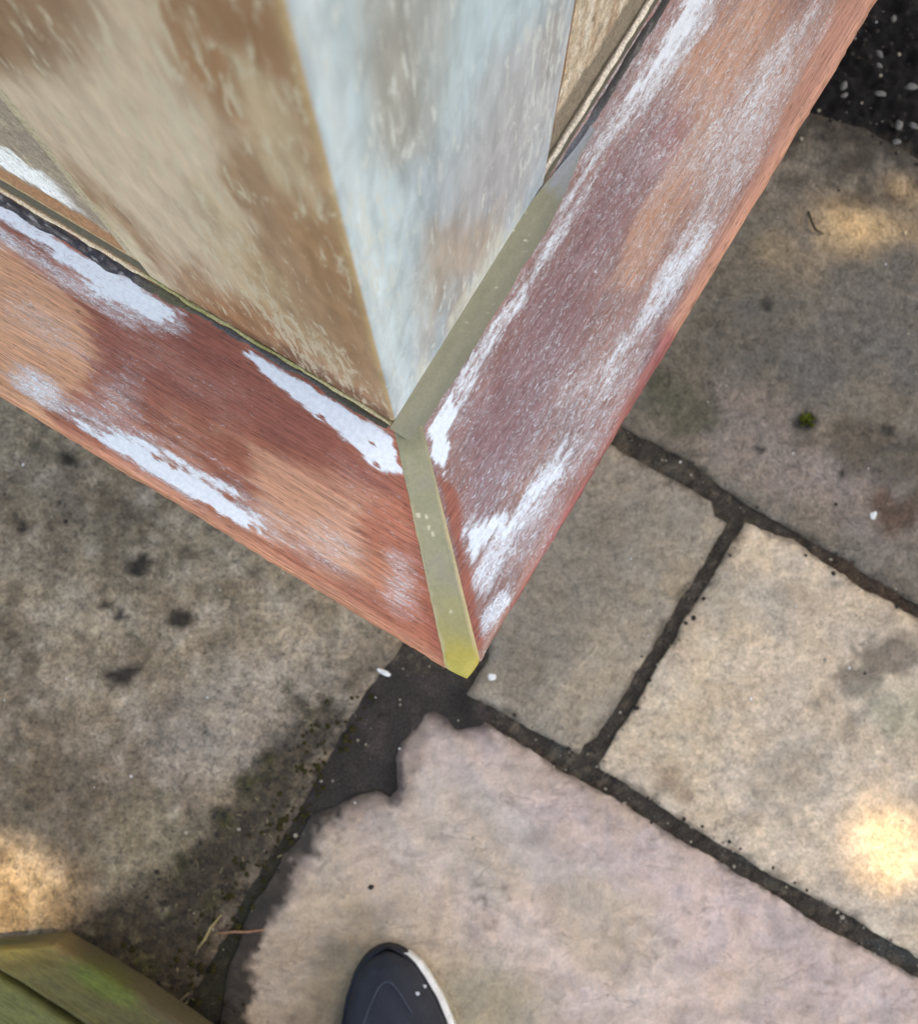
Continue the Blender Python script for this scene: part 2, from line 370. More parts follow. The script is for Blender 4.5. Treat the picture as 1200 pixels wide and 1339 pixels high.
def w_pale(c, m, px, py, n1, n2, n3, d, V):
    c = mx(c, (205, 182, 152), sp(px, py, [(790, 1000), (930, 740), (1000, 700), (960, 880), (930, 1080)], 60, n1 * 40) * .6)
    c = mx(c, (176, 164, 146), bl(px, py, 960, 780, 60, 40, 20, n2 * .4) * .6)
    c = mx(c, (108, 96, 82), bl(px, py, 1150, 870, 80, 26, -28, n2 * .5 + n3 * .3) * .75)
    c = mx(c, (150, 152, 128), bl(px, py, 1190, 930, 60, 40, 0, n2 * .4) * .5)
    c = mx(c, (140, 116, 96), bl(px, py, 885, 1025, 34, 20, 30, n2 * .6) * .6)
    c = mx(c, (160, 148, 132), bl(px, py, 1040, 1000, 40, 80, 40, n2 * .6) * .6)
    c = mx(c, (214, 196, 170), sstep(.3, 1., n2 + .3 * n3) * .5)
    return c, m
def w_pink(c, m, px, py, n1, n2, n3, d, V):
    c = mx(c, (200, 176, 168), sp(px, py, [(620, 950), (800, 1050), (1200, 1290), (1200, 1339), (1000, 1339), (700, 1120), (600, 1010)], 60, n1 * 40) * .75)
    c = mx(c, (182, 164, 138), sp(px, py, [(330, 1190), (420, 1100), (520, 1140), (600, 1250), (760, 1400), (300, 1500)], 60, n1 * 50) * .7)
    c = mx(c, (188, 176, 160), bl(px, py, 620, 1090, 150, 70, 25, n1 * .5) * .5)
    c = mx(c, (196, 176, 150), bl(px, py, 800, 1230, 160, 60, 25, n1 * .5) * .45)
    c = mx(c, (128, 112, 82), bl(px, py, 440, 1300, 60, 90, 0, n1 * .5) * .55)
    c = mx(c, (150, 146, 116), bl(px, py, 640, 1310, 80, 60, 0, n1 * .5) * .45)
    c = mx(c, (128, 116, 108), bl(px, py, 780, 1050, 40, 20, 30, n2 * .6) * .4)
    c = mx(c, (222, 186, 160), bl(px, py, 940, 1300, 20, 26, 0, n2 * .5) * .6)
    edgeb = sp(px, py, [(440, 1040), (520, 960), (560, 910), (660, 930), (640, 970), (560, 960), (540, 1050), (430, 1090), (350, 1220), (320, 1200)], 10, n2 * 8)
    c = mx(c, (98, 86, 80), edgeb * .5)
    drt = sp(px, py, [(250, 1420), (330, 1420), (328, 1314), (331, 1272), (344, 1235), (352, 1193), (374, 1168), (390, 1122), (411, 1110), (420, 1076), (446, 1066), (466, 1045), (440, 1030), (300, 1180)], 7, n2 * 12 + n3 * 8)
    c = mx(c, (47, 41, 35), drt * .95)
    drt2 = sp(px, py, [(430, 1062), (495, 1040), (512, 1052), (528, 1032), (522, 990), (530, 968), (556, 935), (600, 958), (640, 952), (600, 900), (400, 1000)], 5, n2 * 7 + n3 * 5)
    c = mx(c, (66, 56, 56), drt2 * .85)
    return c, m * .9
def w_far(c, m, px, py, n1, n2, n3, d, V):
    c = mx(c, (104, 98, 86), sp(px, py, [(820, 560), (900, 380), (1000, 300), (1020, 480), (900, 520)], 60, n1 * 40) * .7)
    c = mx(c, (150, 134, 124), bl(px, py, 1000, 590, 110, 60, 30, n1 * .4) * .6)
    c = mx(c, (152, 134, 126), bl(px, py, 1120, 660, 70, 50, 30, n1 * .4) * .4)
    c = mx(c, (80, 70, 60), bl(px, py, 1150, 590, 90, 34, 15, n2 * .5) * .6)
    c = mx(c, (86, 60, 44), bl(px, py, 1168, 672, 28, 24, 0, n2 * .6) * .75)
    c = mx(c, (92, 92, 90), bl(px, py, 1120, 440, 120, 70, -10, n1 * .5) * .5)
    c = mx(c, (64, 56, 48), bl(px, py, 1125, 172, 180, 62, 20, n2 * .7 + n3 * .3, .7) * .95)
    c = mx(c, (62, 66, 44), bl(px, py, 885, 530, 50, 30, 20, n2 * .5) * .6)
    for x, y, rx, ry in ((1052, 552, 16, 12), (992, 590, 6, 5), (1162, 560, 9, 8), (1100, 620, 6, 5), (1000, 400, 7, 8)):
        c = mx(c, (26, 24, 18), bl(px, py, x, y, rx, ry, 0, n3 * .3) * .9)
    return c, m
slab([(640, 640), (517, 852), (483, 905), (446, 960), (400, 1040), (347, 1130), (300, 1212), (262, 1282), (190, 1410), (-330, 1095), (-330, 60), (60, 60)], (156, 139, 116), w_left, .72, .0055, .0016, 3, 'speckled grey brown slab with dark moss along its right edge')
slab([(612, 908), (757, 986), (762, 972), (778, 964), (817, 902), (950, 684), (933, 676), (929, 656), (900, 639), (825, 600), (740, 548), (650, 700), (640, 860)], (150, 138, 122), w_small, .5, .005, .0012, 13, 'small dull brown slab wedged beside the sill tip')
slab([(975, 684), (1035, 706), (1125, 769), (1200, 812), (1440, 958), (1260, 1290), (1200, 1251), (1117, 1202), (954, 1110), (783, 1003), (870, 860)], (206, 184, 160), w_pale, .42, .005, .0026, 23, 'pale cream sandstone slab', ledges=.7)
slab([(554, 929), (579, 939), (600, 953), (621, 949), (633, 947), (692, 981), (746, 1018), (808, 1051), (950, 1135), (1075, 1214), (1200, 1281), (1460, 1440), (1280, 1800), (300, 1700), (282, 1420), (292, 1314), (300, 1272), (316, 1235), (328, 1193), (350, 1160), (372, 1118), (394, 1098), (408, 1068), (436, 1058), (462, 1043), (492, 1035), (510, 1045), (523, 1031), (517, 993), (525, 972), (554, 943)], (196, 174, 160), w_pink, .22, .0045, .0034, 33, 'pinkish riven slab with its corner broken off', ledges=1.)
slab([(760, 500), (817, 559), (900, 600), (975, 656), (1087, 720), (1200, 787), (1460, 945), (1720, 520), (1200, 208), (1130, 168), (1075, 150), (960, 120)], (122, 111, 97), w_far, .62, .0055, .0022, 43, 'dull grey slab stained dark near the wall')
# ------------------------------------------------------------------ bay window
ZS = .60
O = un(516, 553, ZS); O[2] = 0
bay = empty('bay_window', O, AX)
props(bay, 'stripped hardwood bay window corner with resin filled mitre joint between two sills', 'window')
def L2W(V):
    V = np.asarray(V, float); return O + V[:, :1] * AV + V[:, 1:2] * YV + V[:, 2:3] * np.array([0, 0, 1.])
WL, WR = .0872, .0938
l0L = lambda w: -w + .0013 + w / .0865 * .0044
l0R = lambda w: -w + .0178
def sill_grid(W, l0, side):
    NR = .006; wtop = np.arange(0, W - NR, .001)
    prof = [(w, -.05 * w, 0) for w in wtop]
    zt = -.05 * (W - NR)
    for a in np.linspace(0, 90, 9): prof.append((W - NR + NR * math.sin(math.radians(a)), zt - NR * (1 - math.cos(math.radians(a))), 0))
    prof += [(W, zt - .02, 1), (W, zt - .042, 1), (W - .02, zt - .045, 1), (0, zt - .045, 1)]
    T = np.concatenate([np.arange(0, .42 if side == 'L' else .50, .001), np.arange(.5, 1.3, .05)])
    Wp, Tt = np.meshgrid([p[0] for p in prof], T, indexing='ij')
    Zp = np.array([p[1] for p in prof])[:, None] + 0 * Tt
    Lx = l0(Wp) + Tt
    w, l, z = Wp.ravel(), Lx.ravel(), Zp.ravel()
    z = z + .00022 * nz(l * 9, w * 60, 77) * (w < W - .006)
    w = w + (w > W - .005) * (.0006 * nz(l * 40, z * 60, 87) + .0004 * nz(l * 160, z * 90, 88) - .0006 * sstep(.55, .9, nz(l * 70, z * 0, 89)))
    if side == 'L': V = np.stack([l, w, ZS + z], 1); fl = True
    else: V = np.stack([-w, -l, ZS + z], 1); fl = True
    return V, grid(len(prof), len(T), fl), l, w
def alb(c, sat=1.):
    g = c @ np.array([.3, .55, .15]); return np.clip((g[:, None] + (c - g[:, None]) * sat) * 1.12, .004, .8)

V, Fc, l, w = sill_grid(WL, l0L, 'L'); px, py = PX(L2W(V))
s1 = nz(l * 60, w * 700, 101); s2 = nz(l * 25, w * 160, 105); s3 = nz(l * 120, w * 300, 109); s4 = nz(l * 14, w * 26, 112)
s6 = nz(l * 10, w * 420, 131); s7 = nz(l * 26, w * 70, 135)
c = np.tile(lin((160, 94, 70)), (len(V), 1)) * (1 + .17 * s2 + .12 * s4 + .12 * s6)[:, None]
c = mx(c, (186, 124, 92), sstep(.15, .9, s7 + .4 * s6) * .55); c = mx(c, (112, 62, 52), sstep(.2, .95, -s7 + .5 * s6) * .5)
c = mx(c, (140, 80, 66), sp(px, py, [(120, 400), (260, 420), (420, 540), (520, 640), (470, 640), (330, 560), (130, 500)], 25, s2 * 15) * .7)
c = mx(c, (206, 150, 112), sp(px, py, [(-60, 270), (60, 355), (118, 405), (120, 495), (60, 560), (-60, 560)], 12, s1 * 12 + s2 * 16 + s6 * 14) * .85)
c = mx(c, (192, 128, 98), sp(px, py, [(-60, 500), (0, 515), (130, 590), (240, 650), (400, 745), (500, 800), (580, 850), (585, 890), (400, 790), (200, 660), (-60, 520)], 14, s2 * 8) * .8)
c = mx(c, (200, 148, 116), sp(px, py, [(330, 590), (400, 620), (470, 660), (478, 765), (440, 760), (330, 690)], 16, s2 * 16 + s6 * 14) * .75)
c = mx(c, (172, 100, 72), sp(px, py, [(478, 660), (530, 640), (582, 868), (500, 815), (480, 760)], 14, s2 * 8) * .7)
c = mx(c, (160, 88, 64), sp(px, py, [(525, 630), (538, 640), (584, 868), (560, 850)], 5) * .7)
c = mx(c, (205, 150, 112), bl(px, py, 490, 745, 60, 22, 32, s2 * .4) * .25)
p = np.zeros(len(V)) + .14 + .10 * s7
p = np.maximum(p, .92 * sp(px, py, [(-80, 200), (0, 258), (60, 296), (130, 341), (190, 374), (236, 413), (200, 420), (140, 392), (80, 348), (20, 308), (-80, 250)], 14, s1 * 10 + s3 * 6 + s2 * 5))
p = np.maximum(p, .52 * sp(px, py, [(-80, 240), (0, 290), (100, 350), (240, 415), (250, 440), (170, 430), (80, 380), (0, 325), (-80, 300)], 16, s1 * 8))
p = np.maximum(p, 1.05 * sp(px, py, [(318, 461), (345, 468), (400, 500), (450, 530), (512, 573), (526, 622), (500, 614), (452, 577), (400, 533), (350, 492)], 4, s1 * 4 + s3 * 2))
p = np.maximum(p, 1.12 * sp(px, py, [(104, 556), (150, 568), (195, 578), (255, 612), (305, 645), (352, 690), (340, 703), (262, 662), (200, 635), (140, 592)], 16, s1 * 12 + s3 * 7 + s2 * 6))
p = np.maximum(p, .50 * sp(px, py, [(20, 480), (110, 520), (220, 570), (330, 640), (420, 720), (390, 735), (250, 660), (130, 590), (20, 525)], 34, s1 * 16 + s2 * 14))
p = np.maximum(p, .62 * bl(px, py, 52, 512, 44, 20, 38, s1 * .3 + s2 * .25, .95))
p = np.maximum(p, .40 * bl(px, py, 150, 535, 40, 60, 10, s1 * .3 + s2 * .25, .95))
p = np.maximum(p, .36 * bl(px, py, 430, 715, 60, 35, 35, s1 * .3 + s2 * .25, .95))
p = np.maximum(p, .44 * bl(px, py, 525, 765, 26, 46, -10, s1 * .35 + s2 * .25, .95))
p = np.maximum(p, .34 * bl(px, py, 60, 430, 110, 30, 33, s1 * .4 + s2 * .25, .95))
for x, y in ((205, 598), (228, 612), (275, 664), (300, 650), (330, 690), (420, 545), (486, 580), (492, 608)):
    p = p * (1 - .8 * bl(px, py, x, y, 6, 2.4, 32, s3 * .8, .5))
p = p * (1 - sstep(WL - .009, WL - .004, w) * .8)
o = mk('sill', V, Fc, M_SILL, bay, col=alb(c, .95), paint=p, tc=np.stack([l, w, V[:, 2] * 0], 1))
props(o, 'orange red sill with solid white primer patches')

V, Fc, l, w = sill_grid(WR, l0R, 'R'); px, py = PX(L2W(V))
s1 = nz(l * 60, w * 700, 201); s2 = nz(l * 25, w * 160, 205); s3 = nz(l * 120, w * 300, 209); s4 = nz(l * 14, w * 26, 212)
s6 = nz(l * 10, w * 420, 231); s7 = nz(l * 26, w * 70, 235)
c = np.tile(lin((140, 90, 74)), (len(V), 1)) * (1 + .16 * s2 + .12 * s4 + .12 * s6)[:, None]
c = mx(c, (160, 106, 84), sstep(.2, .9, s7 + .4 * s6) * .4); c = mx(c, (98, 60, 60), sstep(.2, .95, -s7 + .5 * s6) * .45)
c = mx(c, (118, 74, 76), sp(px, py, [(600, 540), (760, 260), (850, 130), (890, 180), (780, 400), (680, 620), (620, 700)], 25, s2 * 14) * .7)
c = mx(c, (150, 84, 74), bl(px, py, 880, 180, 50, 24, -55, s2 * .4) * .7)
c = mx(c, (184, 128, 92), sp(px, py, [(890, 90), (960, -40), (1040, -60), (1030, 60), (970, 170), (915, 200)], 30, s2 * 18 + s6 * 10) * .85)
c = mx(c, (186, 132, 96), sp(px, py, [(795, 375), (825, 290), (890, 190), (930, 130), (950, 170), (905, 260), (870, 330), (830, 380)], 16, s2 * 12 + s1 * 6) * .7)
c = mx(c, (160, 110, 84), sp(px, py, [(920, 160), (1010, 30), (1080, -40), (1150, -40), (1060, 120), (900, 370), (870, 300)], 25, s2 * 12) * .7)
c = mx(c, (184, 130, 108), sp(px, py, [(870, 420), (1000, 205), (1130, -60), (1180, -60), (1150, 40), (920, 400), (860, 500)], 8, s2 * 7) * .8)
c = mx(c, (148, 80, 82), sp(px, py, [(640, 850), (700, 740), (800, 560), (872, 430), (890, 440), (850, 530), (760, 680), (660, 860)], 8, s2 * 6) * .85)
c = mx(c, (158, 88, 68), sp(px, py, [(575, 625), (600, 640), (612, 740), (632, 850), (622, 850)], 6, s2 * 5) * .8)
p = np.zeros(len(V)) + .36 + .10 * s4
p = np.maximum(p, .97 * sp(px, py, [(806, 137), (835, 100), (868, 50), (905, -30), (975, -80), (925, 0), (880, 80), (838, 122)], 12, s1 * 9 + s3 * 5))
p = np.maximum(p, .58 * sp(px, py, [(770, 190), (806, 130), (870, 40), (960, -60), (940, 30), (880, 110), (800, 200), (740, 290), (730, 270)], 14, s1 * 9))
p = np.maximum(p, .96 * sp(px, py, [(560, 562), (592, 512), (598, 540), (586, 575), (590, 600), (580, 622), (566, 600)], 5, s1 * 5 + s3 * 3))
p = np.maximum(p, .72 * sp(px, py, [(580, 530), (605, 490), (640, 425), (690, 355), (690, 385), (650, 440), (620, 500), (600, 545)], 15, s1 * 14 + s3 * 4))
p = np.maximum(p, .56 * sp(px, py, [(690, 350), (740, 270), (770, 220), (775, 250), (730, 330), (690, 390)], 10, s1 * 8))
p = np.maximum(p, .55 * sp(px, py, [(730, 560), (800, 450), (850, 370), (880, 300), (930, 200), (990, 60), (1040, 30), (1020, 120), (960, 240), (920, 340), (880, 410), (820, 480), (760, 580)], 40, s1 * 16 + s2 * 16))
p = np.maximum(p, .76 * sp(px, py, [(830, 420), (870, 340), (905, 285), (940, 280), (920, 350), (880, 405), (850, 440)], 36, s1 * 10 + s2 * 8))
p = np.maximum(p, .60 * sp(px, py, [(760, 510), (810, 430), (840, 430), (810, 490), (770, 545)], 22, s1 * 14))
p = np.maximum(p, .64 * sp(px, py, [(620, 700), (680, 620), (760, 540), (770, 580), (730, 640), (680, 720), (640, 820), (620, 770)], 28, s1 * 14 + s2 * 12))
p = np.maximum(p, .84 * sp(px, py, [(606, 695), (640, 668), (668, 660), (672, 690), (640, 720), (618, 748), (612, 735)], 13, s1 * 11 + s3 * 7))
p = np.maximum(p, .80 * sp(px, py, [(680, 640), (740, 595), (735, 630), (690, 670)], 12, s1 * 10))
p = np.maximum(p, .66 * bl(px, py, 645, 800, 40, 11, -58, s1 * .3))
p = np.maximum(p, .50 * sp(px, py, [(680, 660), (760, 520), (840, 380), (900, 240), (980, 60), (1080, -40), (1090, 20), (1010, 160), (950, 280), (880, 420), (800, 550), (700, 720), (640, 810), (630, 740)], 36, s2 * 16 + s7 * 14))
p = p * (1 - .7 * sp(px, py, [(870, 430), (1000, 205), (1130, -60), (1200, -60), (920, 420), (640, 870), (645, 835), (760, 640)], 9, s1 * 6))
p = p * (1 - .75 * sp(px, py, [(575, 625), (597, 640), (610, 740), (630, 850), (618, 850)], 6, s2 * 5))
o = mk('sill', V, Fc, M_SILL, bay, col=alb(c, .95), paint=p, tc=np.stack([l, w, V[:, 2] * 0], 1))
props(o, 'purplish sill streaked with fine white primer')

# resin in the mitre
t = np.linspace(0, 1, 150); s = np.linspace(0, 1, 15); T, S_ = np.meshgrid(t, s, indexing='ij')
wl = .0008 + T * (WL - .0012); wr = .0122 + T * (WR - .0127)
jit = .00035 * nz(T * 22, T * 0, 38); A = np.stack([l0L(wl) + jit, wl], -1); B = np.stack([-wr, -l0R(wr)], -1)
Pm = A + (B - A) * S_[..., None]
tip = np.array([-.0056, .0050]); k = np.clip((T - .955) / .045, 0, 1) * (1 - np.abs(2 * S_ - 1)) ** .8
Pm = Pm + k[..., None] * tip
edge = np.minimum(S_, 1 - S_) * 2
dd = -.05 * np.clip((Pm[..., 1] - Pm[..., 0]) / 2, 0, 1)
zz = ZS + dd + .0007 * sstep(0, .12, edge) + .00015 * nz(Pm[..., 0] * 300, Pm[..., 1] * 300, 4) + .0004 * (1 - sstep(.0, .10, np.abs(edge - .1))) * sstep(.1, .3, T)
zz = zz - .003 * sstep(.965, 1., T) ** 2
V = np.stack([Pm[..., 0].ravel(), Pm[..., 1].ravel(), zz.ravel()], 1); Fc = list(grid(150, 15, True))
n0 = len(V); rim = [149 * 15 + j for j in range(15)]
V = np.concatenate([V, V[rim] - [0, 0, .042]]); Fc += [(rim[j], rim[j + 1], n0 + j + 1, n0 + j) for j in range(14)]
px, py = PX(L2W(V)); n1 = nz(V[:, 0] * 120, V[:, 1] * 120, 8)
n9 = nz(V[:, 0] * 500, V[:, 1] * 500, 18); c = np.tile(lin((150, 145, 113)), (len(V), 1)) * (1 + .09 * n1 + .07 * n9)[:, None]; c = mx(c, (150, 140, 122), sstep(.1, .8, nz(V[:, 0] * 60, V[:, 1] * 60, 28)) * .5)
c = mx(c, (118, 114, 86), bl(px, py, 537, 565, 30, 24) * .7)
c = mx(c, (156, 146, 92), sstep(740, 840, py + n1 * 15)); c = mx(c, (172, 156, 70), sstep(815, 865, py + n1 * 14))
ed = np.concatenate([edge.ravel(), np.ones(15)])
c = mx(c, (190, 172, 130), (1 - sstep(.08, .22, ed + .1 * n1)) * .75 * sstep(620, 680, py))
for x, y in ((547, 674), (558, 676), (566, 698), (560, 690), (590, 800)): c = mx(c, (235, 225, 190), bl(px, py, x, y, 1.9, 3.0, -20, n9 * .4, .5) * .6)
o = mk('resin_strip', V, Fc, M_RESIN, bay, col=c, tc=V); props(o, 'olive resin strip turning yellow at the tip')

# resin fillet between right sill and post
t = np.linspace(-.004, .178, 184); s = np.linspace(0, 1, 14); T, S_ = np.meshgrid(t, s, indexing='ij')
endm = sstep(.122, .176, T)
wid = (.0131 + .0007 * nz(T * 60, T * 0 + 3, 4)) * (1 - .78 * endm)
xx = -S_ * wid - endm * .0045; yy = -T
zz = ZS + .0006 + .0042 * (1 - S_) ** 2.2 * (1 - .8 * endm) - .0012 * S_ ** 6 + .0002 * nz(T * 200, S_ * 6, 9)
V = np.stack([xx.ravel(), yy.ravel(), zz.ravel()], 1)
n1 = nz(T.ravel() * 90, S_.ravel() * 4, 5); n2 = nz(T.ravel() * 400, S_.ravel() * 9, 15)
c = np.tile(lin((122, 120, 98)), (len(V), 1)) * (1 + .12 * n1)[:, None]
c = mx(c, (128, 134, 142), sstep(.134, .155, T.ravel() + .012 * n1 + .012 * S_.ravel()) * .85)
c = mx(c, (200, 198, 176), sstep(.75, 1.1, n2) * sstep(.03, .10, T.ravel()) * .9)
c = mx(c, (100, 100, 84), sstep(.5, 1, S_.ravel()) * .5)
mk('resin_fillet', V, grid(184, 14, False), M_RESIN, bay, col=c, tc=V)

# mastic along the left joint, dark band along the right frame
def strip(name, side, t0, t1, w0, w1, h, colf, m=M_SEAL, n=260, rag=.0006, seed=0, taper=0):
    t = np.linspace(t0, t1, n); s = np.linspace(0, 1, 9); T, S_ = np.meshgrid(t, s, indexing='ij')
    a = w0 + rag * .5 * nz(T * 90, T * 0, seed + 1); b = w1 + rag * nz(T * 120, T * 0 + 2, seed + 2)
    if taper: b = a + (b - a) * (1 - sstep(t1 - taper, t1, T) * .9)
    if name == 'sealant_strip' and side == 'L': b = b - .0034 * (1 - sstep(.09, .17, T + .01 * nz(T * 70, T * 0, 4)))
    W_ = a + (b - a) * S_
    z = ZS - .05 * np.clip(W_, 0, 1) + h * np.clip(np.sin(np.pi * np.clip(S_ * .94 + .03, 0, 1)), 0, 1) ** .6 * (1 + .25 * nz(T * 150, S_ * 3, seed + 3)) - .0003
    V = np.stack([T.ravel(), W_.ravel(), z.ravel()], 1) if side == 'L' else np.stack([-W_.ravel(), -T.ravel(), z.ravel()], 1)
    px, py = PX(L2W(V)); c = colf(px, py, T.ravel(), S_.ravel())
    return mk(name, V, grid(n, 9, True), m, bay, col=c, tc=np.stack([T.ravel(), W_.ravel(), 0 * T.ravel()], 1))
def cdark(px, py, T, S):
    n1 = nz(T * 200, S * 3, 6); n2 = nz(T * 60, S * 2, 16)
    c = np.tile(lin((58, 55, 60)), (len(T), 1)); c = mx(c, (104, 96, 92), sstep(.0, .7, n1)); c = mx(c, (190, 184, 180), sstep(.55, .9, nz(T * 320, S * 4, 206)) * sstep(.10, .16, T) * .7); c = mx(c, (150, 140, 138), sstep(.8, 1.1, n1) * sstep(.14, .2, T) * .7)
    c = mx(c, (84, 80, 78), (1 - sstep(.10, .16, T + .02 * n2)) * .8); c = mx(c, (98, 92, 56), bl(px, py, 225, 395, 40, 14, 35) * .6)
    return mx(c, (70, 66, 40), (1 - sstep(.02, .06, T)) * .6)
strip('sealant_strip', 'L', .002, .9, .0016, .0078, .0006, cdark, n=500, rag=.0014, seed=3).__setitem__('label', 'dark grey mastic strip')
def cbead(px, py, T, S):
    n1 = nz(T * 120, S * 2, 26)
    c = np.tile(lin((160, 150, 104)), (len(T), 1)); c = mx(c, (128, 122, 66), sstep(-.2, .8, n1) * .8); c = mx(c, (188, 168, 128), (1 - sstep(.03, .06, T + .02 * n1)) * .8)
    return mx(c, (214, 190, 158), sstep(.135, .15, T))
strip('sealant_bead', 'L', .001, .9, -.0004, .0019, .0020, cbead, n=500, rag=.0005, seed=13).__setitem__('label', 'thin olive and cream bead')
def cdarkR(px, py, T, S):
    n1 = nz(T * 200, S * 3, 36)
    c = np.tile(lin((62, 60, 58)), (len(T), 1)); c = mx(c, (120, 116, 112), sstep(.1, .9, n1)); return mx(c, (124, 130, 140), (1 - sstep(.16, .20, T)) * .8)
strip('sealant_strip', 'R', .150, .9, .0010, .0052, .0006, cdarkR, n=300, rag=.0010, seed=23).__setitem__('label', 'thin grey mastic strip')

# corner post: left face looks down-left, right face looks down-right
PW = .139
def post():
    sl = np.concatenate([np.arange(PW, .0015, -.002), [.0015]]); sr = sl[::-1]
    hs = np.concatenate([np.arange(0, .46, .003), np.arange(.5, 1.95, .1)])
    path = [(x, 0., 0) for x in sl] + [(.00044, -.00044, 1)] + [(0., -x, 2) for x in sr]
    path += [(PW, -PW, 3)]
    pth = np.array([(p[0], p[1]) for p in path]); kind = np.array([p[2] for p in path])
    I, Hh = np.meshgrid(np.arange(len(path)), hs, indexing='ij'); I = I.ravel(); Hh = Hh.ravel()
    V = np.column_stack([pth[I], ZS - .002 + Hh]); kd = kind[I]
    arc = np.concatenate([[0], np.cumsum(np.linalg.norm(np.diff(pth, axis=0), axis=1))])[I]
    px, py = PX(L2W(V))
    s1 = nz(arc * 120, Hh * 10, 301); s2 = nz(arc * 45, Hh * 9, 305); s3 = nz(arc * 300, Hh * 60, 309)
    s5 = nz(arc * 110, Hh * 38, 331); r = s2 * 14 + s1 * 8 + s5 * 14
    c = np.tile(lin((172, 140, 110)), (len(V), 1)) * (1 + .10 * s1 + .08 * s2)[:, None]
    cream, tan, dk, wht, gry = (214, 196, 170), (178, 144, 104), (142, 112, 86), (188, 210, 220), (160, 160, 156)
    c = mx(c, cream, sp(px, py, [(-40, 110), (20, 80), (100, 30), (140, 60), (250, 200), (330, 300), (330, 390), (260, 350), (215, 350), (120, 260), (-40, 150)], 26, r * 1.5) * .8)
    c = mx(c, cream, sp(px, py, [(60, -60), (160, -60), (230, 90), (300, 180), (280, 230), (180, 120), (110, 40)], 22, r * 1.5) * .6)
    c = mx(c, dk, sp(px, py, [(-60, -60), (60, -60), (110, 60), (60, 110), (-60, 80)], 22, r) * .7)
    c = mx(c, (150, 112, 80), sp(px, py, [(190, -60), (340, -60), (380, 60), (380, 130), (300, 150), (240, 90)], 22, r) * .8)
    c = mx(c, (150, 122, 98), bl(px, py, 90, 30, 50, 70, -30, s2 * .4) * .5)
    c = mx(c, (198, 178, 146), sp(px, py, [(300, 70), (340, 90), (390, 190), (420, 270), (400, 290), (350, 220)], 14, r) * .7)
    c = mx(c, (188, 166, 130), sp(px, py, [(255, 240), (340, 320), (470, 500), (455, 515), (350, 420), (280, 340)], 16, r) * .5)
    c = mx(c, (160, 122, 86), sp(px, py, [(360, 260), (430, 280), (470, 400), (505, 520), (480, 515), (400, 400)], 22, r) * .7)
    c = mx(c, (162, 116, 82), sp(px, py, [(260, 380), (340, 400), (440, 490), (512, 545), (500, 556), (380, 480), (250, 400)], 12, r * .6) * .7)
    c = mx(c, (110, 74, 52), sp(px, py, [(240, 392), (330, 430), (400, 470), (508, 545), (500, 556), (380, 490), (300, 440)], 6, r * .5) * .75)
    c = mx(c, (216, 204, 172), sp(px, py, [(-40, 110), (20, 160), (110, 240), (225, 380), (195, 355), (-40, 165)], 9, r * .6) * .8)
    c = c * .86 * np.array([1.02, .97, 1.0])
    R = kd >= 2; m = R.astype(float)
    cr = np.tile(lin((166, 180, 190)), (len(V), 1)) * (1 + .07 * s1 + .06 * s2)[:, None]
    cr = mx(cr, wht, sp(px, py, [(390, -60), (500, -60), (520, 520), (500, 500), (440, 240)], 16, r) * .6)
    cr = mx(cr, gry, sp(px, py, [(470, -60), (600, -60), (600, 80), (560, 200), (520, 200), (470, 80)], 30, r) * .75)
    cr = mx(cr, (158, 146, 130), bl(px, py, 510, 130, 30, 120, 5, s2 * .4) * .35)
    cr = mx(cr, wht, sp(px, py, [(600, -60), (720, -60), (690, 100), (600, 260), (580, 120)], 26, r) * .6)
    cr = mx(cr, (178, 166, 166), sp(px, py, [(640, 60), (740, 20), (700, 240), (600, 380), (560, 320)], 30, r) * .5)
    cr = mx(cr, (174, 154, 132), sp(px, py, [(560, 300), (640, 270), (650, 320), (560, 470), (520, 400)], 24, r * 1.3) * .65)
    cr = mx(cr, (196, 214, 222), sp(px, py, [(470, 240), (540, 260), (560, 420), (530, 520), (505, 490)], 22, r) * .6)
    cr = mx(cr, (206, 208, 198), sp(px, py, [(712, 240), (716, 262), (600, 440), (550, 530), (560, 480), (650, 320)], 9, r) * .6)
    cr = mx(cr, (150, 140, 128), bl(px, py, 720, 60, 16, 80, 8, s2 * .4) * .4)
    cr = cr * .88
    c = c * (1 - m[:, None]) + cr * m[:, None]
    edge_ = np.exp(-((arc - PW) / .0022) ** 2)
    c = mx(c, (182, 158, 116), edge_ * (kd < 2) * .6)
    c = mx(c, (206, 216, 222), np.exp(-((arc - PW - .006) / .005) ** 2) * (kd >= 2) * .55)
    pt = np.where(R, .42 + .15 * s2, .36 + .14 * s2 + .12 * sp(px, py, [(0, 60), (200, -20), (320, 200), (440, 470), (300, 380), (0, 200)], 60) + .2 * sp(px, py, [(330, 380), (420, 430), (505, 520), (470, 520), (350, 440)], 25))
    pc = np.where(R[:, None], lin((206, 212, 210))[None], lin((204, 188, 164))[None])
    nP = len(path)
    Fc = list(grid(nP, len(hs), True))
    Fc += [(0 * len(hs) + j + 1, 0 * len(hs) + j, (nP - 1) * len(hs) + j, (nP - 1) * len(hs) + j + 1)[::-1] for j in range(len(hs) - 1)]
    Fc.append(tuple(i * len(hs) + len(hs) - 1 for i in range(nP)))
    o = mk('corner_post', V, Fc, M_POST, bay, col=alb(c), paint=pt, pcol=pc, tc=np.stack([arc, Hh, 0 * arc], 1))
    props(o, 'sanded corner post, tan on one face and whitewashed on the other')
post()

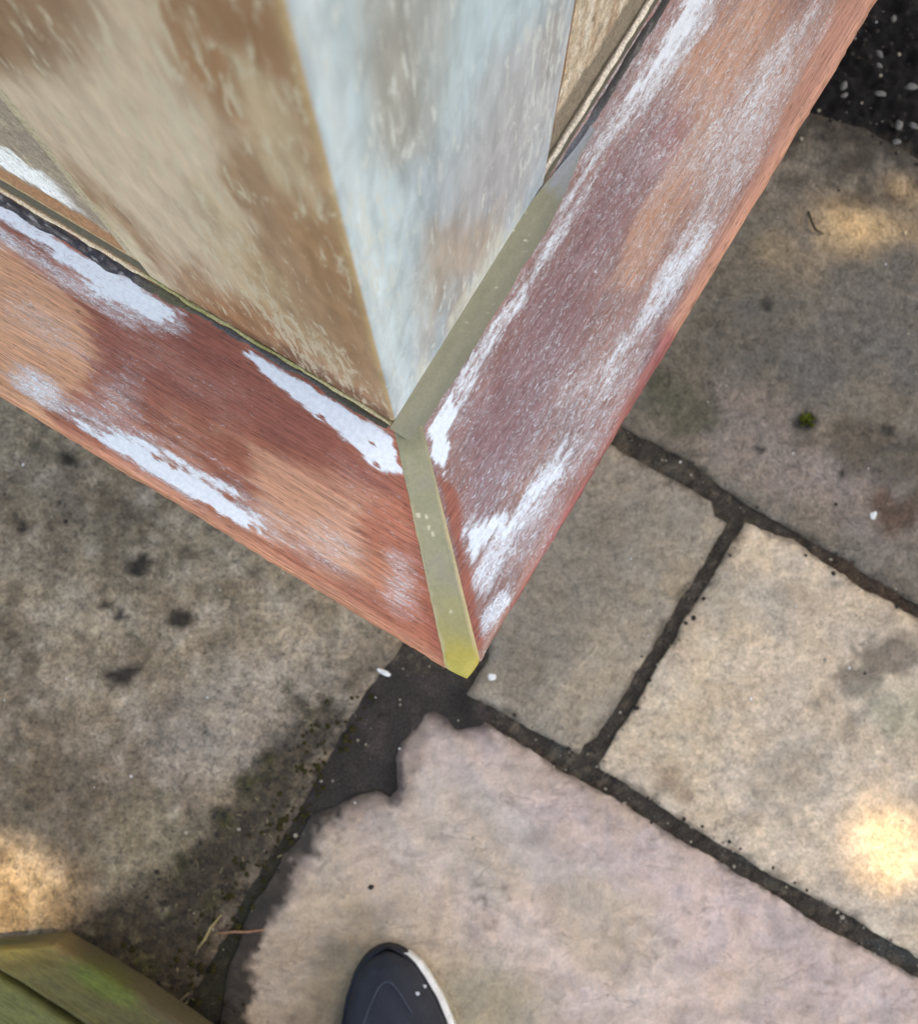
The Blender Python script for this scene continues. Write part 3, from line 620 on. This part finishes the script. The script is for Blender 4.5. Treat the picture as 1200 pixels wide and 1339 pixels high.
# frame members either side of the post
def rail(side, x0, x1, h0, h1, set_, colf, name='bottom_rail', m=M_FLAKY, dx=.002, dh=.002, back=.05, label=None, relief=.0006):
    xs = np.concatenate([np.arange(x0, min(x1, .42), dx), [min(x1, .42)], np.arange(.5, x1, .1) if x1 > .5 else [], [x1] if x1 > .42 else []])
    hs = np.arange(h0, h1 + 1e-6, dh)
    Xg, Hg = np.meshgrid(xs, hs, indexing='ij'); x, h = Xg.ravel(), Hg.ravel()
    d = set_ + relief * nz(x * 160, h * 160, 55) * sstep(h0, h0 + .004, h)
    V = np.stack([x, -d, ZS + h], 1) if side == 'L' else np.stack([d, -x, ZS + h], 1)
    px, py = PX(L2W(V)); c = colf(px, py, x, h); n0 = len(V); nh = len(hs)
    Fc = list(grid(len(xs), nh, side == 'R'))[:] if side == 'R' else list(grid(len(xs), nh, False))
    top = [i * nh + nh - 1 for i in range(len(xs))]; bk = V[top].copy()
    if side == 'L': bk[:, 1] -= back
    else: bk[:, 0] += back
    V = np.concatenate([V, bk]); c = np.concatenate([c, c[top]])
    Fc += [(top[i], top[i + 1], n0 + i + 1, n0 + i) for i in range(len(top) - 1)]
    tc = np.stack([np.concatenate([x, x[top]]), np.concatenate([h, h[top] + back]), np.zeros(len(V))], 1)
    o = mk(name, V, Fc, m, bay, col=c, tc=tc)
    if label: o['label'] = label
    return o
def cL(px, py, x, h):
    n1 = nz(x * 140, h * 140, 61); n2 = nz(x * 500, h * 500, 65)
    c = np.tile(lin((158, 142, 126)), (len(x), 1)) * (1 + .2 * n2)[:, None]
    c = mx(c, (196, 180, 156), sstep(0, .8, n1) * .6)
    c = mx(c, (172, 126, 92), 1 - sstep(.030, .034, h + .002 * n1))
    c = mx(c, (246, 246, 246), sstep(.036, .039, h + .004 * n1) * (1 - sstep(.074, .080, h + .012 * n1 + .004 * n2)) * sstep(.16, .18, x + .003 * n1))
    c = mx(c, (206, 180, 140), (1 - sstep(.003, .005, h)) * .8)
    return c
rail('L', PW + .002, 1.2, 0.0, .2, .0035, cL, label='brown bottom rail with a band of flaking white paint')
def cLs(px, py, x, h):
    n1 = nz(x * 300, h * 20, 71)
    return mx(np.tile(lin((188, 172, 146)), (len(x), 1)) * (1 + .12 * n1)[:, None], (120, 100, 70), sstep(.4, 1, n1) * .5)
rail('L', PW + .001, PW + .012, .012, 1.9, .0022, cLs, 'stile', dh=.02, label='tan stile edge beside the post')
def cR(px, py, x, h):
    n1 = nz(x * 140, h * 100, 81); n2 = nz(x * 150, h * 190, 85, 5)
    c = np.tile(lin((190, 172, 150)), (len(x), 1)) * (1 + .1 * n1)[:, None]
    st_ = nz(x * 220, h * 18, 95); c = mx(c, (232, 226, 214), sstep(.1, .7, st_) * .6); c = mx(c, (150, 112, 86), sstep(.2, .8, -st_) * .6)
    c = mx(c, (226, 212, 192), sstep(.35, .9, n2) * sstep(.048, .056, h) * (1 - sstep(.085, .11, h)))
    c = mx(c, (112, 98, 82), sstep(.4, 1, -n2) * sstep(.048, .056, h) * (1 - sstep(.085, .12, h)) * .8)
    c = mx(c, (130, 118, 102), 1 - sstep(.036, .044, h + .003 * n1))
    return c
rail('R', PW + .002, 1.2, .0, .2, .0060, cR, label='beige rough bottom rail with flaking filler', relief=.0009)
def cRs(px, py, x, h):
    n1 = nz(x * 300, h * 20, 91)
    return mx(np.tile(lin((152, 112, 84)), (len(x), 1)) * (1 + .12 * n1)[:, None], (176, 150, 120), sstep(.3, 1, n1) * .6)
rail('R', PW + .003, PW + .013, .03, 1.9, .0045, cRs, 'stile', dh=.02, label='brown stile edge beside the post')
# thin cream bead lying in front of the right rail
def cCream(px, py, T, S): return np.tile(lin((206, 194, 176)), (len(T), 1)) * (1 + .08 * nz(T * 200, S * 2, 7))[:, None]
strip('glazing_bead', 'R', .141, .9, -.0052, -.0018, .0030, cCream, n=300, rag=.0004, seed=43).__setitem__('label', 'thin cream bead')
# panes, top rail above the photograph
glass = NT('window_glass'); glass.b.inputs['Base Color'].default_value = (.02, .025, .03, 1); glass.b.inputs['Roughness'].default_value = .05
for side in 'LR':
    Vb, Fb = box(.15, 1.2, -.046, -.04, ZS + .19, ZS + 1.75) if side == 'L' else box(.04, .046, -1.2, -.15, ZS + .19, ZS + 1.75)
    mk('pane', Vb, Fb, glass.m, bay, smooth=False)
    Vb, Fb = box(.15, 1.2, -.055, -.004, ZS + 1.74, ZS + 1.9) if side == 'L' else box(.006, .055, -1.2, -.15, ZS + 1.74, ZS + 1.9)
    mk('top_rail', Vb, Fb, mat_plain('grey_primer', (170, 160, 145)), bay, smooth=False)
bw = empty('bay_wall', O, AX); props(bw, 'low rendered wall standing under the hardwood window sills', 'wall')
for i, (a, b, cc, d) in enumerate(((.0, 1.2, -.12, .0), (.0, .12, -1.2, -.1225))):
    Vb, Fb = box(a + .02, b, cc - .02, d - .02, -.03, ZS - .0525); mk('wall', Vb, Fb, mat_plain('cement_render', (120, 114, 106), .9, .2, 200, .2, .002), bw, smooth=False)

# ------------------------------------------------------------------ timber edging, lower left
ZT = .07
tim = empty('timber_edging', un(40, 1300, 0)); T0 = un(40, 1300, 0)
props(tim, 'mossy green weathered timber boards beside the sunlit patch in the lower left corner', 'timber')
def board(poly, z1, th, seed, colf, label=None):
    P = np.array([un(x, y, z1)[:2] for x, y in poly])
    u = (P[1] - P[0]) / np.linalg.norm(P[1] - P[0]); n = np.array([-u[1], u[0]])
    L, Wd = .30, abs(np.dot(P[3] - P[0], n)); sg = np.sign(np.dot(P[3] - P[0], n))
    us = np.arange(0, L, .003); nv = 24
    prof = [(-.004, -th), (-.004, -.006), (-.0025, -.002)] + [(v, 0) for v in np.linspace(.0, Wd - .003, nv)] + [(Wd - .001, -.002), (Wd, -.006), (Wd, -th)]
    pr = np.array(prof); U, I = np.meshgrid(us, np.arange(len(pr)), indexing='ij'); U, I = U.ravel(), I.ravel()
    skew = np.dot(P[3] - P[0], u) * np.clip(pr[I, 0] / Wd, 0, 1)
    wv = .002 * nz(U * 12, I * .0, seed)
    xy = P[0] + (U + skew * (1 - U / L))[:, None] * u + ((pr[I, 0] + wv) * sg)[:, None] * n
    z = z1 + pr[I, 1] + (.0011 * nz(U * 14, pr[I, 0] * 160, seed + 3) + .0008 * nz(U * 60, pr[I, 0] * 60, seed + 5)) * (pr[I, 1] > -.003)
    V = np.column_stack([xy, z]); c = colf(*PX(V), U, pr[I, 0]); V = V - T0
    Fc = list(grid(len(us), len(pr), sg > 0)); Fc.append(tuple(range(len(pr))) if sg < 0 else tuple(range(len(pr)))[::-1])
    o = mk('board', V, Fc, M_MOSSY, tim, col=c, tc=np.stack([U, pr[I, 0] + pr[I, 1], 0 * U], 1))
    if label: o['label'] = label
def cb(px, py, U, v):
    n1 = nz(U * 14, v * 40, 131); n2 = nz(U * 50, v * 120, 135)
    c = np.tile(lin((84, 78, 42)), (len(U), 1)) * (1 + .2 * n2)[:, None]
    c = mx(c, (84, 72, 52), sp(px, py, [(-20, 1160), (100, 1195), (320, 1345), (262, 1361), (66, 1240), (0, 1220)], 9, n1 * 9) * .8)
    return mx(c, (84, 96, 30), bl(px, py, 140, 1290, 50, 16, 32, n1 * .4) * .7)
def cb2(px, py, U, v):
    n1 = nz(U * 14, v * 40, 141); n2 = nz(U * 50, v * 120, 145)
    c = np.tile(lin((96, 97, 54)), (len(U), 1)) * (1 + .16 * n2)[:, None]
    return mx(c, (104, 92, 58), sstep(.1, .9, n1) * .6)
board([(66, 1238), (262, 1361), (150, 1367), (-46, 1244)], ZT, .045, 3, cb, 'olive board with brown outer edge')
board([(-60, 1251), (132, 1371), (0, 1420), (-190, 1300)], ZT - .001, .045, 9, cb2, 'paler green board')
Pq = [un(70, 1240, ZT), un(250, 1345, ZT)]
uu = (Pq[1] - Pq[0]); uu /= np.linalg.norm(uu); nn = np.array([-uu[1], uu[0], 0])
Vb = []
for e in (0, .17):
    for q in (-.11, -.06):
        for z in (-.03, ZT - .047): b_ = Pq[0] + uu * (e + .03) + nn * q; Vb.append((b_[0] - T0[0], b_[1] - T0[1], z))
mk('bearer', Vb, [(0, 1, 3, 2), (4, 6, 7, 5), (0, 4, 5, 1), (2, 3, 7, 6), (1, 5, 7, 3), (0, 2, 6, 4)], mat_plain('dark_timber', (70, 62, 44), .85, .2, 80), tim, smooth=False)

# ------------------------------------------------------------------ shoe
SH = un(507, 1236, .012); shoe = empty('shoe', (SH[0], SH[1], 0))
props(shoe, 'dark navy shoe with a white sole edge standing on the pinkish slab', 'shoe')
def mat_fabric(name, c, rough=.75, sc=900, bump=.0003, sp_=.25):
    n = NT(name); tc = n.new('ShaderNodeTexCoord').outputs['Object']; a = n.noise(tc, sc, 2); b = n.noise(tc, 60, 3)
    n.bump(a, bump, .5); k = n.M('ADD', n.rng(a, .3, .7, .8, 1.15), n.rng(b, .3, .7, -.12, .12))
    return n.fin(n.mix(1., c4(*c), n.gray(k), 'MULTIPLY'), rough, sp_)
M_NAVY = mat_fabric('navy_nubuck', (40, 43, 51)); M_NAVY2 = mat_fabric('navy_toe_cap', (52, 60, 76), .65); M_DSOLE = mat_fabric('dark_rubber', (30, 33, 42), .7)
M_WRUB = mat_fabric('white_rubber', (212, 212, 210), .5); M_SEAM = mat_fabric('seam_thread', (66, 72, 82))
st = np.array([[0, 507, 507.5], [.002, 496, 520], [.007, 484, 533], [.014, 474.5, 543.5], [.026, 465, 555], [.045, 456.5, 571], [.076, 450, 589], [.1, 449, 598], [.14, 455, 602], [.18, 467, 600], [.22, 477, 596], [.26, 484, 588], [.275, 494, 578], [.283, 512, 562], [.286, 536, 538]])
ds = np.unique(np.concatenate([st[:, 0], np.linspace(.001, .02, 10), np.linspace(.02, .285, 45)]))
lx = (np.interp(ds, st[:, 0], st[:, 1]) - 507) / 1350; rx = (np.interp(ds, st[:, 0], st[:, 2]) - 507) / 1350
def loft(name, inset, z0, zf, m, nseg=25, part=(0, 1), pw=2.6, smax=1., dsub=None):
    V = []; idx = np.arange(len(ds)) if dsub is None else dsub
    for i in idx:
        mid = (lx[i] + rx[i]) / 2; hw = max((rx[i] - lx[i]) / 2 - inset, .0004)
        for sv in np.linspace(-smax, smax, nseg):
            th = sv * math.pi / 2
            s_ = math.copysign(abs(math.sin(th)) ** .9, th); q = abs(math.cos(th)) ** .75
            V.append((mid + hw * s_, -ds[i] - (inset * (1 - min(ds[i] / .02, 1))), z0 + zf(ds[i]) * q))
    return V, grid(len(idx), nseg, True)
hup = lambda d: np.interp(d, [0, .003, .012, .03, .06, .1, .15, .19, .24, .286], [.012, .019, .027, .034, .042, .054, .074, .082, .084, .08])
V, Fc = loft('upper', .003, .016, hup, M_NAVY, 41); V = np.array(V)
dd_ = -V[:, 1]; mid = np.interp(dd_, ds, (lx + rx) / 2); hw = np.interp(dd_, ds, (rx - lx) / 2)
op = (np.hypot((V[:, 0] - mid) / .030, (dd_ - .215) / .062)); V[:, 2] -= .055 * (1 - sstep(.8, 1.02, op)); V[:, 2] = np.maximum(V[:, 2], .012)
mk('upper', V, Fc, M_NAVY, shoe)
def upz(d, s): return .016 + hup(d) * abs(math.cos(math.asin(max(-1, min(1, abs(s) ** (1 / .9)))))) ** .75
def ring(zlo, zhi, out, m, name, i0=0, sides=(-1, 1), lab=None):
    Vs, Fs = [], []
    for sd in sides:
        base = len(Vs); X_ = lx if sd < 0 else rx
        pts = [(X_[i], -ds[i]) for i in range(i0, len(ds))]
        for i, (a, b) in enumerate(pts):
            ii = i + i0; mid_ = (lx[ii] + rx[ii]) / 2; f = 1 + out / max((rx[ii] - lx[ii]) / 2, .006)
            a2 = mid_ + (a - mid_) * f; yo = out * (1 - min(ds[ii] / .012, 1)) - (out * max(0, (ds[ii] - .274) / .012))
            tap = min(1, i / 4.) if len(sides) == 1 else 1
            a2 = a + (a2 - a) * tap; 
            for (xx_, zz_) in ((a - sd * .004, zlo), (a2, zlo), (a2, zhi - .002), (a2 - sd * .0015, zhi), (a - sd * .005, zhi + .001)): Vs.append((xx_, b + yo, zz_))
        g = grid(len(pts), 5, sd > 0) + base; Fs += list(g)
    return mk(name, Vs, Fs, m, shoe)
ring(.0, .022, .0006, M_DSOLE, 'sole'); ring(.004, .021, .0048, M_WRUB, 'sole_edge', 5, (1,))
# toe seam, lace rows, tongue, collar
pts = []
for a in np.linspace(-1, .55, 40):
    d = .024 + .075 * abs(a) ** 2.1 if a < 0 else .024 + .085 * a ** 2.0; s = .80 * math.copysign(abs(a) ** .85, a) * (1 if a < 0 else .95)
    m_ = np.interp(d, ds, (lx + rx) / 2); h_ = np.interp(d, ds, (rx - lx) / 2) - .003
    pts.append((m_ + h_ * s, -d, upz(d, s) + .0004))
Vt, Ft = tube(pts, .0007, 6); mk('toe_seam', Vt, Ft, M_SEAM, shoe)
for k in range(4):
    d = .115 + .016 * k; m_ = np.interp(d, ds, (lx + rx) / 2)
    Vt, Ft = tube([(m_ + .022 * s, -d - .004 * s, upz(d, s * .5) + .002) for s in np.linspace(-1, 1, 9)], .003, 8); mk('lace', Vt, Ft, M_DSOLE, shoe)
cp = [(np.interp(.215, ds, (lx + rx) / 2) + .030 * math.cos(a), -.215 + .062 * math.sin(a), .102 - .006 * math.sin(a)) for a in np.linspace(0, 2 * math.pi, 33)]
Vt, Ft = tube(cp, .007, 8); mk('collar', Vt, Ft, M_NAVY2, shoe)
for (x, y) in ((545.5, 1301), (554, 1296.5), (560, 1290)):
    q = un(x, y, .047) - SH; m_ = np.interp(-q[1], ds, (lx + rx) / 2); h_ = np.interp(-q[1], ds, (rx - lx) / 2) - .003
    z = upz(-q[1], (q[0] - m_) / h_) + .0004; r_ = .0021 if x < 558 else .001
    Vf = [(q[0] + r_ * math.cos(a) * (1 + .2 * math.sin(3 * a)), q[1] + r_ * .8 * math.sin(a), z + .0005) for a in np.linspace(0, 2 * math.pi, 9)[:-1]] + [(q[0], q[1], z + .0013)]
    mk('white_fleck', Vf, [(i, (i + 1) % 8, 8) for i in range(8)], M_WRUB, shoe)

# ------------------------------------------------------------------ small things lying on the patio
def lump(r, seed, flat=.6, n=8):
    R = random.Random(seed); V = []; Fc = []
    for j, (ph, kr) in enumerate(((-.9, .45), (0, 1), (.8, .62))):
        for i in range(n):
            a = 2 * math.pi * i / n; rr = r * kr * (1 + R.uniform(-.25, .25)); V.append((rr * math.cos(a), rr * math.sin(a), r * flat * ph))
    V += [(0, 0, -r * flat), (0, 0, r * flat)]
    for j in range(2):
        for i in range(n): k = (i + 1) % n; Fc.append((j * n + i, j * n + k, (j + 1) * n + k, (j + 1) * n + i))
    for i in range(n): k = (i + 1) % n; Fc.append((k, i, 3 * n)); Fc.append((2 * n + i, 2 * n + k, 3 * n + 1))
    return V, Fc
M_FLAKE = mat_plain('paint_flake', (222, 220, 214), .6); M_PEB = mat_plain('pale_pebble', (104, 101, 97), .7); M_GRIT = mat_plain('grit', (150, 140, 122), .8); M_DGRIT = mat_plain('dark_grit', (44, 38, 32), .9)
for x, y, a, b, ang, lab in ((503, 880, .0078, .0022, -28, 'elongated white paint flake lying on dark mortar by the broken slab'), (643, 886, .0042, .0036, 0, 'roundish white paint flake just right of the sill tip'), (1142, 674, .0046, .0032, 60, 'pale flake on the rusty stain of the dull grey slab')):
    p = un(x, y, .001); V, Fc = lump(1, x, .16, 9); V = np.array(V) * [a, b, .005]
    if x == 503: p[2] = .0005
    o = mk('paint_flake', V, Fc, M_FLAKE, None, False, p, math.radians(ang)); props(o, lab, 'paint flake', 'paint flakes on the patio')
for i, (x, y, r) in enumerate(((1151, 122, .0052), (1103, 112, .0048), (1150, 70, .0048), (1191, 113, .0060), (1175, 163, .0054), (1149, 85, .0034), (1172, 185, .0046), (1168, 24, .0038), (1195, 164, .0046), (1104, 124, .0036))):
    p = un(x, y, .003); V, Fc = lump(r, i + 50, .6); labs = ['roundest pale pebble near the middle of the dark soil', 'pale pebble touching the sill edge', 'grey pebble in the dark soil above the roundest pale one', 'large pale pebble at the right picture edge', 'oval pale pebble at the soil border', 'small grey pebble under another grey one', 'pale pebble at the slab corner', 'dim pebble at the top of the dark soil', 'bluish pebble at the right picture edge near the slab', 'dark grey pebble under the one at the sill edge']
    o = mk('pebble', V, Fc, M_PEB, None, True, p, i * 1.1); o.scale = (1.1, .7, .6); props(o, labs[i], 'pebble', 'pebbles in the dark soil')
def stick(name, pts, r, m, lab, cat):
    P = np.array([un(x, y, z) for x, y, z in pts]); o0 = P[0].copy(); V, Fc = tube(P - o0, r, 7); o = mk(name, V, Fc, m, None, True, o0); return props(o, lab, cat)
stick('twig', [(284, 1221, .003), (305, 1219, .004), (325, 1219, .003), (347, 1216, .003)], [.0011, .0012, .0011, .0006], mat_plain('twig_bark', (152, 112, 84), .8), 'thin reddish brown twig lying across the mossy joint', 'twig')
stick('dead_stem', [(1057, 276, .002), (1061, 290, .005), (1066, 300, .006), (1076, 306, .003)], [.0009, .0013, .0014, .0007], mat_plain('dead_stem', (44, 36, 28), .8), 'curved dark stem lying on the sunlit streak of the grey slab', 'stem')
stick('dry_grass_blade', [(258, 1242, .003), (268, 1228, .006), (275, 1214, .007), (290, 1196, .004)], [.0006, .0013, .0013, .0005], mat_plain('dry_grass', (150, 134, 92), .8), 'dry straw coloured grass blade by the end of the twig', 'grass blade')
pm = un(1054, 550, .001); V, Fc = [], []
for i in range(46):
    a, r = random.uniform(0, 6.28), random.uniform(0, .006); bx, by = r * math.cos(a), r * math.sin(a); h = random.uniform(.003, .008); t = random.uniform(0, 6.28); w_ = .0014
    k = len(V); dx, dy = math.cos(t) * w_, math.sin(t) * w_
    V += [(bx - dx, by - dy, 0), (bx + dx, by + dy, 0), (bx + dx * 1.6 + .002 * math.cos(a), by + dy * 1.6 + .002 * math.sin(a), h * .7), (bx + .004 * math.cos(a), by + .004 * math.sin(a), h)]; Fc.append((k, k + 1, k + 2, k + 3))
o = mk('moss_tuft', V, Fc, mat_plain('moss_leaf', (104, 108, 34), .8, .2, 300, .4), None, False, pm); props(o, 'small yellow green moss tuft in a pit of the dull grey slab', 'moss')

def scatter(name, n, zone, rmin, rmax, m, seed, flat=.5, zoff=0., long=1.):
    R = np.random.default_rng(seed); V, Fc = [], []
    Zs = []; tries = 0
    while len(Zs) < n and tries < n * 60:
        tries += 1; x, y = R.uniform(-80, 1290), R.uniform(-60, 1420)
        if R.random() < zone(x, y): Zs.append((x, y))
    for i, (x, y) in enumerate(Zs):
        p = un(x, y, zoff); r = rmin * (rmax / rmin) ** (R.random() ** 2.2); a = R.uniform(0, 6.28); v, f = lump(r, seed * 1000 + i, flat, 5); k = len(V)
        v = np.array(v) * [R.uniform(1, long), 1, 1]; ca, sa = math.cos(a), math.sin(a)
        V += [(p[0] + q[0] * ca - q[1] * sa, p[1] + q[0] * sa + q[1] * ca, p[2] + q[2] + r * flat * .3) for q in v]; Fc += [tuple(j + k for j in t) for t in f]
    o = mk(name, V, Fc, m, None, False); return props(o, kind='stuff')
def seg(x, y, a, b, r):
    ex, ey = b[0] - a[0], b[1] - a[1]; t = max(0, min(1, ((x - a[0]) * ex + (y - a[1]) * ey) / (ex * ex + ey * ey))); return math.hypot(x - a[0] - t * ex, y - a[1] - t * ey) < r
JT = [((830, 575), (1200, 800)), ((640, 935), (1200, 1265)), ((960, 690), (775, 990)), ((530, 880), (310, 1260))]
joint = lambda x, y: any(seg(x, y, a, b, 17) for a, b in JT)
soilz = lambda x, y: y < 165 + (x - 1080) * .45 and x > 1020
scatter('pale_grit', 900, lambda x, y: .25 if soilz(x, y) else ((.25 if x < 560 else .55) if joint(x, y) else .08), .0004, .0024, M_GRIT, 5, .6, .0004)
scatter('white_specks', 130, lambda x, y: .6, .0006, .0017, M_FLAKE, 6, .4, .0006)
scatter('dark_crumbs', 700, lambda x, y: 1. if soilz(x, y) else (.8 if joint(x, y) else (.7 if (x < 460 and y > 920 and x > 470 - (y - 900) * 1.2 and x < 480 - (y - 900) * .55) else .012)), 0.0008, .0030, M_DGRIT, 7, .6, 0.)
scatter('moss', 240, lambda x, y: .9 if (y > 910 and abs(x - (455 - (y - 920) * .58)) < 34) else (.3 if seg(x, y, (90, 1225), (300, 1330), 26) else 0), .0016, .0046, mat_plain('dark_moss', (50, 46, 24), .95, .1, 500, .5), 8, .7, 0.)
scatter('dry_litter', 80, lambda x, y: .9 if (180 < x < 460 and 1000 < y < 1330 and x < 480 - (y - 900) * .5 and x > 420 - (y - 900)) else 0, .0004, .0011, mat_plain('litter', (120, 108, 82), .9), 9, .5, .001, 8.)

# ------------------------------------------------------------------ added leaf screen, out of view, shading the patio; gaps cut for sun spots
D = [([(-160, 1060), (0, 1106), (50, 1134), (90, 1168), (56, 1212), (-160, 1250)], 0.),
     ([(1122, 1130), (1130, 1085), (1165, 1062), (1210, 1075), (1200, 1150), (1155, 1168)], .03),
     ([(985, 338), (1055, 296), (1130, 255), (1250, 225), (1250, 268), (1150, 292), (1060, 322)], .05)]
DW = [(np.array([un(x, y)[:2] for x, y in p]), k) for p, k in D]
screen_at = SUNV[:2] / np.linalg.norm(SUNV[:2]); side_ = np.array([-screen_at[1], screen_at[0]])
V, Fc = [], []
def leaf(c):
    g = c - SUNV * (c[2] / SUNV[2])
    ax = rng.normal(size=3); ax /= np.linalg.norm(ax); bx = np.cross(ax, rng.normal(size=3)); bx /= np.linalg.norm(bx)
    L, W_ = rng.uniform(.045, .065), rng.uniform(.020, .028)
    q = [c - ax * L, c + bx * W_, c + ax * L, c - bx * W_]
    for P, keep in DW:
        if np.abs(g[:2] - P.mean(0)).max() > .45: continue
        uu_, vv_ = np.meshgrid(np.linspace(0, 1, 6), np.linspace(0, 1, 4)); uu_, vv_ = uu_.ravel()[:, None], vv_.ravel()[:, None]
        Q = q[0] + uu_ * (q[1] - q[0]) + vv_ * (q[3] - q[0]); Q = (Q - SUNV * (Q[:, 2:3] / SUNV[2]))[:, :2]
        if (sdist(Q[:, 0], Q[:, 1], P) > 0).any() and rng.random() > keep: return
    k = len(V); V.extend(q); Fc.append((k, k + 1, k + 2, k + 3))
HD, HT = 2.5, .7
n_ = 0
for i in range(14000):                                    # leaves that stand between the sun and the patio, sill and post
    tgt = np.array([rng.uniform(-.75, .75), rng.uniform(-.75, .75), rng.choice([0, .6, rng.uniform(0, 1.2)], p=[.6, .2, .2])])
    dist = HD + rng.uniform(0, HT) - tgt[:2] @ screen_at
    leaf(tgt + SUNV * (dist / np.linalg.norm(SUNV[:2])))
for i in range(9000):
    leaf(np.append(screen_at * (HD + rng.uniform(0, HT)) + side_ * rng.uniform(-1.9, 1.9), rng.uniform(0, 1) ** .8 * 4.2))
hc = np.append(screen_at * (HD + HT / 2), 0); shade_screen = empty('shade_screen', hc); props(shade_screen, 'added screen of green leaves out of view, shading the patio', 'shade_screen')
mk('screen_leaves', np.array(V) - hc, Fc, mat_plain('screen_leaf', (62, 84, 38), .5, .4, 20, .4), shade_screen, False)
for k in range(5):
    b = side_ * (-1.5 + .75 * k); Vt, Ft = tube([(b[0], b[1], 0), (b[0] + .05, b[1], 1.0), (b[0], b[1] + .05, 3.6)], [.035, .025, .01], 8); mk('stem', Vt, Ft, mat_plain('screen_bark', (80, 66, 50), .9), shade_screen)
